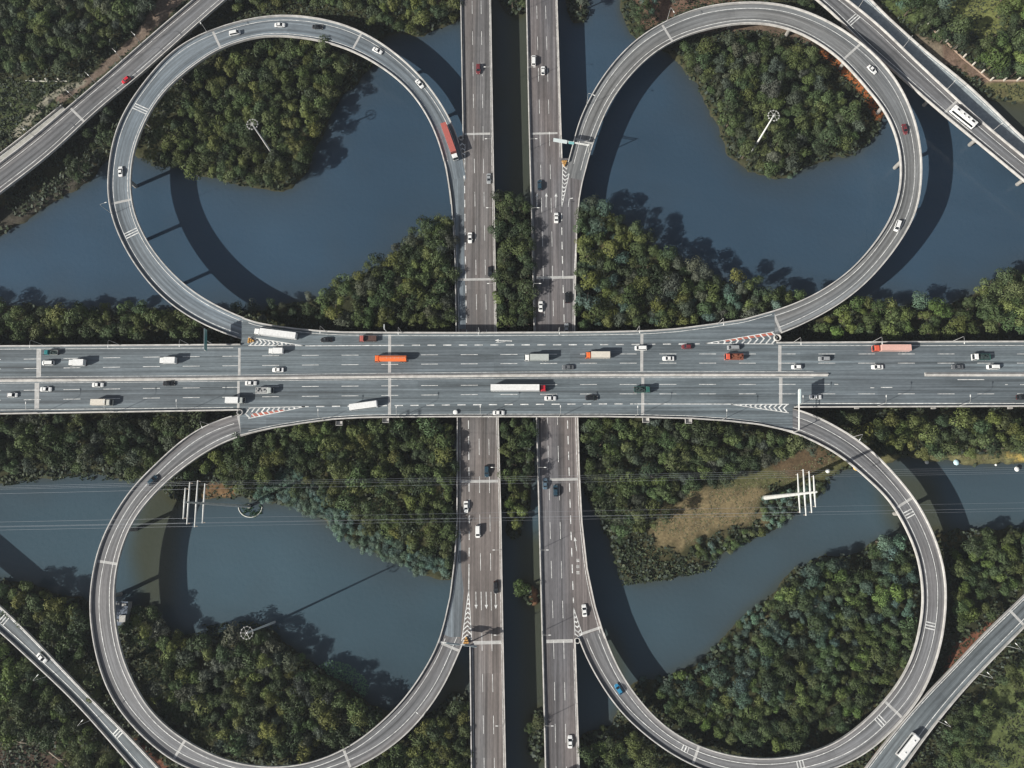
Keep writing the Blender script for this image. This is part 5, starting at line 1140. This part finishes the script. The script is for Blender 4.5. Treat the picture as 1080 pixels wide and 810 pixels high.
def ln3(a, b): return np.array(a, float), np.array(b, float)
def gantry(px, py, z, ang_px, span, h, boards, label, post=.22):
    """cantilever sign gantry: post at the pixel, beam towards ang_px; boards = (start, width, height, face material)"""
    o = empty('sign_gantry'); p = P(px, py, z); q = P(px+ang_px[0], py+ang_px[1], z); o.location = (p[0], p[1], z+.2); o.rotation_euler = (0, 0, math.atan2(q[1]-p[1], q[0]-p[0])); tag(o, label, 'road sign')
    m = MB(); m.tube((0, 0, -.3), (0, 0, h+.3), post, post*.8, 10); m.build('post', STEEL, o)
    m = MB(); s0 = min(0, span[0]); m.tube((s0, 0, h), (span[1], 0, h), .15, .12, 8); m.tube((s0, 0, h-.9), (span[1], 0, h-.9), .12, .1, 8)
    for k in np.arange(s0, span[1], 1.4): m.tube((k, 0, h-.9), (min(k+.7, span[1]), 0, h), .05, .05, 5); m.tube((min(k+.7, span[1]), 0, h), (min(k+1.4, span[1]), 0, h-.9), .05, .05, 5)
    m.build('beam', WHITE, o)
    for a, w, bh, sd, fm in boards:
        m = MB(); m.box(a, a+w, sd*.22-.05, sd*.22+.05, h-.5-bh/2, h-.5+bh/2); b = m.build('sign_panel', SIGN_B, o)
        m = MB(); m.box(a+.08, a+w-.08, sd*.285-.008, sd*.285+.008, h-.42-bh/2, h-.58+bh/2); m.build('sign_face', fm, b)
    return o
gantry(620.5, 160.5, ZL+1.2, (-1, -.17), (0, 15.6), 6.6, [(9.6, 6.0, 3.2, 1, mat('sign_face_pale', (.62, .70, .72), .4)), (6.6, 2.4, 2.4, 1, mat('sign_face_aqua', (.20, .48, .50), .4))], 'sign gantry reaching left over the mouth of the upper-right loop')
gantry(836.5, 456, ZH, (0, -1), (0, 16.4), 7.2, [(10.4, 5.8, 3.6, -1, SIGN_F)], 'white cantilever sign gantry from the lower-right loop over the eastbound lanes')
gantry(223, 362.2, ZH, (0, 1), (-4.6, 4.6), 7.0, [(-4.4, 8.8, 3.0, 1, TEAL)], 'short sign gantry with a teal board at the nose of the upper-left loop')
gantry(495, 677.5, ZL, (-1, -.12), (-3.4, 10.5), 7.3, [(-3.4, 5.0, 3.4, 1, SIGN_F), (3.2, 5.4, 3.0, 1, SIGN_F)], 'twin-board sign gantry at the nose of the lower-left loop')
gantry(576, 822, ZL, (1, 0), (0, 9.0), 7.3, [(.8, 3.6, 3.2, 1, SIGN_F), (5.0, 3.6, 3.2, 1, SIGN_F)], 'sign gantry at the bottom edge of the northbound road, its shadow on the lanes')
gantry(408, 350.2, ZH, (0, -1), (-.4, 1.8), 6.0, [(.1, 1.6, 1.2, 1, SIGN_B)], 'small grey camera gantry on the north parapet at the joint line')

def nose_barrels(px, py, z, ang, lab):
    o = empty('crash_cushion'); p = P(px, py, z); q = P(px+ang[0], py+ang[1], z); o.location = (p[0], p[1], z+.04); o.rotation_euler = (0, 0, math.atan2(q[1]-p[1], q[0]-p[0])); tag(o, lab, 'crash cushion')
    for i, (x, y) in enumerate(((0, 0), (-.9, .4), (-.9, -.4), (-1.8, .75), (-1.8, 0), (-1.8, -.75))):
        m = MB(); m.tube((x, y, 0), (x, y, .95), .44, .38, 12); m.tube((x, y, .955), (x, y, 1.0), .38, .2, 12); m.tube((x, y, .3), (x, y, .5), .435, .43, 12, 1); m.build('barrel', [PAINT_O, WHITE], o)
nose_barrels(267.5, 359.8, ZH, (1, .1), 'cluster of orange barrels at the point of the upper-left highway chevrons')
nose_barrels(595.2, 175, ZL, (0, 1), 'orange barrels at the point of the upper-right loop chevrons')
nose_barrels(491.8, 672.5, ZL, (0, -1), 'orange barrels at the foot of the chevrons on the southbound road')
o = empty('marker_dome'); p = P(480.5, 435, ZH); o.location = (p[0], p[1], ZH+.03); tag(o, 'white round-topped marker by the bottom slip lane above the southbound road', 'marker')
m = MB(); m.tube((0, 0, 0), (0, 0, .7), .16, .16, 10); m.build('post', STEEL, o)
m = MB(); m.loft([[(.95*math.cos(a)*k, .95*math.sin(a)*k, zz) for a in np.linspace(0, 2*math.pi, 19)[:-1]] for k, zz in ((1, .68), (1, .78), (.8, .92), (.4, 1.0), (.05, 1.02))]); m.build('dome', WHITE, o)

def high_mast(base, top, label):
    zb = 1.; B = P(*base, zb); best = min((float(np.hypot(*(np.array(Q(B[0], B[1], zz))-top))), zz) for zz in np.arange(10, 60, .5)); h = best[1]-zb
    T = P(*top, best[1]); B = np.array([T[0], T[1]]); o = empty('high_mast_light', (T[0], T[1], max(0., gz(T[0], T[1])))); tag(o, label, 'lamp mast', 'tall lamp masts by the ponds')
    m = MB(); m.tube((0, 0, -1), (0, 0, h), .5, .28, 12); m.build('mast', WHITE, o); r = 2.2
    m = MB(); pts = [(r*math.cos(a), r*math.sin(a), h-.2) for a in np.linspace(0, 2*math.pi, 25)]; m.path(pts, .05); pts = [(.6*math.cos(a), .8*math.sin(a), h) for a in np.linspace(0, 2*math.pi, 13)]; m.path(pts, .06)
    for k in range(6): a = k*math.pi/3; m.tube((.2*math.cos(a), .2*math.sin(a), h), (r*math.cos(a), r*math.sin(a), h-.2), .05, .05, 5)
    m.build('lamp_ring', STEEL, o)
    for k in range(12):
        a = k*math.pi/6; ca, sa = math.cos(a), math.sin(a); f = lambda u, v, w: (ca*u-sa*v, sa*u+ca*v, h+w); m = MB()
        m.loft([[f(r-.2, -.22, -.5), f(r+.3, -.22, -.42), f(r+.3, .22, -.42), f(r-.2, .22, -.5)], [f(r-.15, -.15, -.08), f(r+.2, -.15, -.15), f(r+.2, .15, -.15), f(r-.15, .15, -.08)]]); m.build('floodlight', JOINT, o)
high_mast((289,164), (266,131), 'tall lamp mast with a ring of floodlights in the upper-left loop wood')
high_mast((795,162), (816,122), 'tall lamp mast with a ring of floodlights on the heart-shaped island')
high_mast((289,657), (259,668), 'tall lamp mast with a ring of floodlights on the lower-left pond shore')

PYL = mat('pylon_paint', (.58, .59, .57), .5, noise=.15, scale=.8)
def pylon(base, top, arms, label, rb=1.0):
    """tubular steel pole with level cross-arms; arms = (pixel x of arm, y1, y2, height)"""
    zb = 1.; B = P(*base, zb); hs = np.arange(20, 90, .5); ht = min((float(np.hypot(*(np.array(Q(B[0], B[1], zz))-top))), zz) for zz in hs)[1]
    o = empty('power_pylon', (B[0], B[1], zb-.6)); tag(o, label, 'power pylon', 'power pylons beside the lower ponds'); z0 = zb-.6
    m = MB(); m.tube((0, 0, -1), (0, 0, ht-z0), rb, .36*rb**.5, 16); m.build('mast', PYL, o)
    m = MB(); m.tube((0, 0, -1.3), (0, 0, .3), rb*1.35, rb*1.3, 16); m.build('footing', CONC, o); ends = []
    for ax, y1, y2 in arms:
        # height where the mast passes this pixel column
        z = min((abs(float(Q(B[0], B[1], zz)[0])-ax), zz) for zz in np.arange(20, 90, .25))[1]
        a, b = P(ax, y1, z), P(ax, y2, z); la = abs(a[1]-B[1]); lb = abs(b[1]-B[1]); mm = MB()
        mm.tube((0, -lb, z-z0+.1), (0, 0, z-z0), .22, .38, 8); mm.tube((0, 0, z-z0), (0, la, z-z0+.1), .38, .22, 8); am = mm.build('crossarm', PYL, o)
        for s, l in ((1, la), (-1, lb)):
            if True:
                mi = MB(); 
                for k in range(6): mi.tube((0, s*(l-.3), z-z0-.3-k*.35), (0, s*(l-.3), z-z0-.45-k*.35), .16, .12, 8)
                mi.tube((0, s*(l-.3), z-z0), (0, s*(l-.3), z-z0-2.5), .04, .04, 5); mi.build('insulator', mat('porcelain', (.35, .30, .26), .3), am)
            ends.append((B[0], B[1]+s*(l-.3), z-2.6))
    return o, ends
p1, e1 = pylon((262,534), (194,530), [(194.5,514.5,547.5),(199,508.5,553),(207,506.5,556),(215,510,552)], 'white tubular power pylon with four cross-arms by the lower-left pond', .62)
p2, e2 = pylon((806,525), (861,518), [(859,501.5,535),(854.5,497,541),(848.5,495,544),(842.5,499.5,541)], 'white tubular power pylon with four cross-arms on the dry grass spit')
wm = mat('power_wire', (.26, .28, .31), .5, .3)
for k, (a, b) in enumerate(zip(e1, e2)):
    m = MB(); A, B = np.array(a), np.array(b); sag = 5.
    def span(A, B): 
        t = np.linspace(0, 1, 15); return [tuple(A+(B-A)*u-np.array([0, 0, 4*sag*u*(1-u)])) for u in t]
    d = (B-A); A2 = A-d*.75; A2[2] = A[2]; B2 = B+d*.75; B2[2] = B[2]
    for dy in (0,):
        m.path(span(A2, A), .032, 4); m.path(span(A, B), .032, 4); m.path(span(B, B2), .032, 4)
    w = m.build('power_line', wm); w.name = 'power_line'; tag(w, ('topmost' if k < 2 else 'upper' if k < 4 else 'lower' if k < 6 else 'lowest')+' power line strung between the two white pylons on the '+('north' if k % 2 == 0 else 'south')+' side', 'power line', 'power lines between the pylons')

# boom round the left pylon's pool
m = MB(); pts = [P(264+12.5*math.cos(a), 534+11.5*math.sin(a), .1) for a in np.linspace(.05, math.pi-.1, 16)]; m.path([tuple(p) for p in pts], .22, 8)
tag(m.build('floating_boom', mat('boom_pale', (.55, .56, .52), .6)), 'pale curved floating boom around the water plants below the left pylon', 'boom')
tufts('pond_weed', [[(254,532),(275,532),(276,541),(268,546),(256,544)]], 5, .5, [(.06, .13, .06), (.05, .10, .06)], 'green water weed inside the curved boom', 'water plants', 81, on_water=True)

# pump house beside the lower-left loop
p = P(128, 647, 4); o = empty('pump_house', (p[0], p[1], max(0, gz(p[0], p[1])))); tag(o, 'small flat-roofed hut with blue-grey roof and white clutter beside the lower-left loop', 'hut')
m = MB(); m.box(-2.3, 2.3, -4.3, 4.3, -1, 2.9); m.build('wall', CONC, o)
rf = MB(); rf.box(-2.6, 2.6, -4.7, 4.7, 2.9, 3.15); rf = rf.build('roof', mat('roof_bluegrey', (.10, .13, .18), .7, noise=.35, scale=1.2), o)
for x, y, a, b, h in ((1.2, -1.9, 1.3, 1.4, .8), (-1.5, -2.7, .8, .4, .5), (1.2, 3.4, .9, .5, .4), (-1.4, 3.8, .8, .5, .4), (1.4, -4.0, .5, .3, .3)):
    m = MB(); m.box(x-a, x+a, y-b, y+b, 3.15, 3.15+h, taper=.05); m.build('roof_box', JOINT, rf)
m = MB(); m.box(2.3, 2.36, -.6, .5, 0, 2.1); m.build('door', SIGN_B, o)

# fishing umbrellas on the banks
def umbrella(px, py, r, colr, nm, lab, tiltx=0):
    p = P(px, py, 1.9); z = max(0., gz(p[0], p[1])); o = empty('umbrella', (p[0], p[1], z)); tag(o, lab, 'umbrella', 'umbrellas on the banks of the lower-right channel')
    m = MB(); m.tube((0, 0, -.3), (0, 0, 1.95), .03, .03, 6); m.build('pole', STEEL, o)
    m = MB(); k = 8; ring = lambda q, zz, s=0: [(q*math.cos(2*math.pi*i/16)*(1 if i % 2 == 0 else .96), q*math.sin(2*math.pi*i/16)*(1 if i % 2 == 0 else .96), zz) for i in range(16)]
    m.loft([ring(r, 1.45), ring(r*.8, 1.66), ring(r*.45, 1.86), ring(.06, 1.95)], cap=False); m.build('canopy', mat('canopy_'+nm, colr, .6), o)
umbrella(872.3, 496.8, .95, (.80, .82, .78), 'white', 'white umbrella on the bank right of the right pylon arms')
umbrella(903.5, 493, 1.35, (.75, .45, .10), 'orange', 'orange umbrella against the inner edge of the lower-right loop')
umbrella(978, 487.3, .85, (.60, .62, .60), 'grey', 'pale grey umbrella in the loop shadow on the north bank')
umbrella(1009.2, 487.6, 1.2, (.55, .76, .82), 'blue', 'pale blue umbrella with teal canopy on the north bank')
umbrella(1051, 490.2, .5, (.75, .76, .72), 'cream', 'tiny cream umbrella on the north bank')
umbrella(1073.2, 494.6, 1.05, (.82, .84, .82), 'bright', 'bright white umbrella on the north bank by the right edge')

# low walls with pale posts
def post_wall(pts, posts, hgt_, label, cop):
    L_ = np.array([P(x, y, .8) for x, y in pts]); c0 = L_[0]; o = empty('post_wall', (c0[0], c0[1], .5)); tag(o, label, 'wall'); m = MB()
    for a, b in zip(L_, L_[1:]):
        k = np.linspace(0, 1, 8); beam_along(m, np.array([a+(b-a)*t for t in k])-c0, .6, .55, 0, 1.3)
    m.build('wall_coping', mat(*cop, .8, noise=.2), o)
    for x, y in posts:
        q = P(x, y, .8)-c0; m = MB(); m.box(q[0]-.32, q[0]+.32, q[1]-.32, q[1]+.32, -1, hgt_, taper=.06); m.build('post', mat('post_pale', (.60, .57, .50), .7, noise=.15), o)
post_wall([(977,27),(987,36),(1000,48),(1014,62),(1028,74),(1043,86),(1058,86),(1085,86),(1130,87)], [(977,28),(986.5,36),(996.5,45),(1005.5,53),(1015,61.5),(1024.5,70),(1034,78),(1043.5,86),(1057.5,86),(1071.5,86)], 3.6, 'low brown wall with ten pale posts in the upper-right park', ('wall_brown', (.40, .30, .23)))
post_wall([(72,86.5),(62,86.8),(48,86.8),(28,86.4)], [(64.5,86.5),(51.5,86.5),(39,86.8)], 3.2, 'short pale wall with three posts in the upper-left rough grass', ('wall_white', (.52, .51, .44)))
# dead branches lying on the ground
for pts, lab in (([(10,779),(20,783),(28,784)], 'bare dead trunk lying in the red-brown clearing at the lower left'), ([(52,793),(62,801),(70,808)], 'second bare trunk lying nearer the bottom edge at the lower left'),
                 ([(930,676),(945,670),(962,667)], 'fallen bare trunk by the inner side of the lower-right loop'), ([(72,42),(80,39),(87,34)], 'bare fallen trunk in the upper-left wood')):
    m = MB(); q = [P(x, y, 2.2) for x, y in pts]; m.tube(q[0], q[1], .3, .22, 7); m.tube(q[1], q[2], .22, .1, 7); m.tube(q[1], (q[1]+q[2])/2+np.array([1.2, 1.5, .5]), .1, .04, 5)
    tag(m.build('fallen_trunk', mat('dead_wood', (.36, .30, .24), .9)), lab, 'dead tree')

# ------------------------------------------------------------------ thin city haze between the drone and the ground
hm = bpy.data.materials.new('haze'); hm.use_nodes = True; hn = hm.node_tree; hn.nodes.clear()
pv = hn.nodes.new('ShaderNodeVolumePrincipled'); pv.inputs['Color'].default_value = (.80, .88, 1, 1); pv.inputs['Density'].default_value = .00006; pv.inputs['Anisotropy'].default_value = .0
ho = hn.nodes.new('ShaderNodeOutputMaterial'); hn.links.new(pv.outputs[0], ho.inputs['Volume'])
m = MB(); m.box(-3100, 3100, -3100, 3100, -3, 345); tag(m.build('haze', hm), 'thin pale haze over the whole interchange', 'haze', kind='stuff')
SC.cycles.volume_bounces = 0
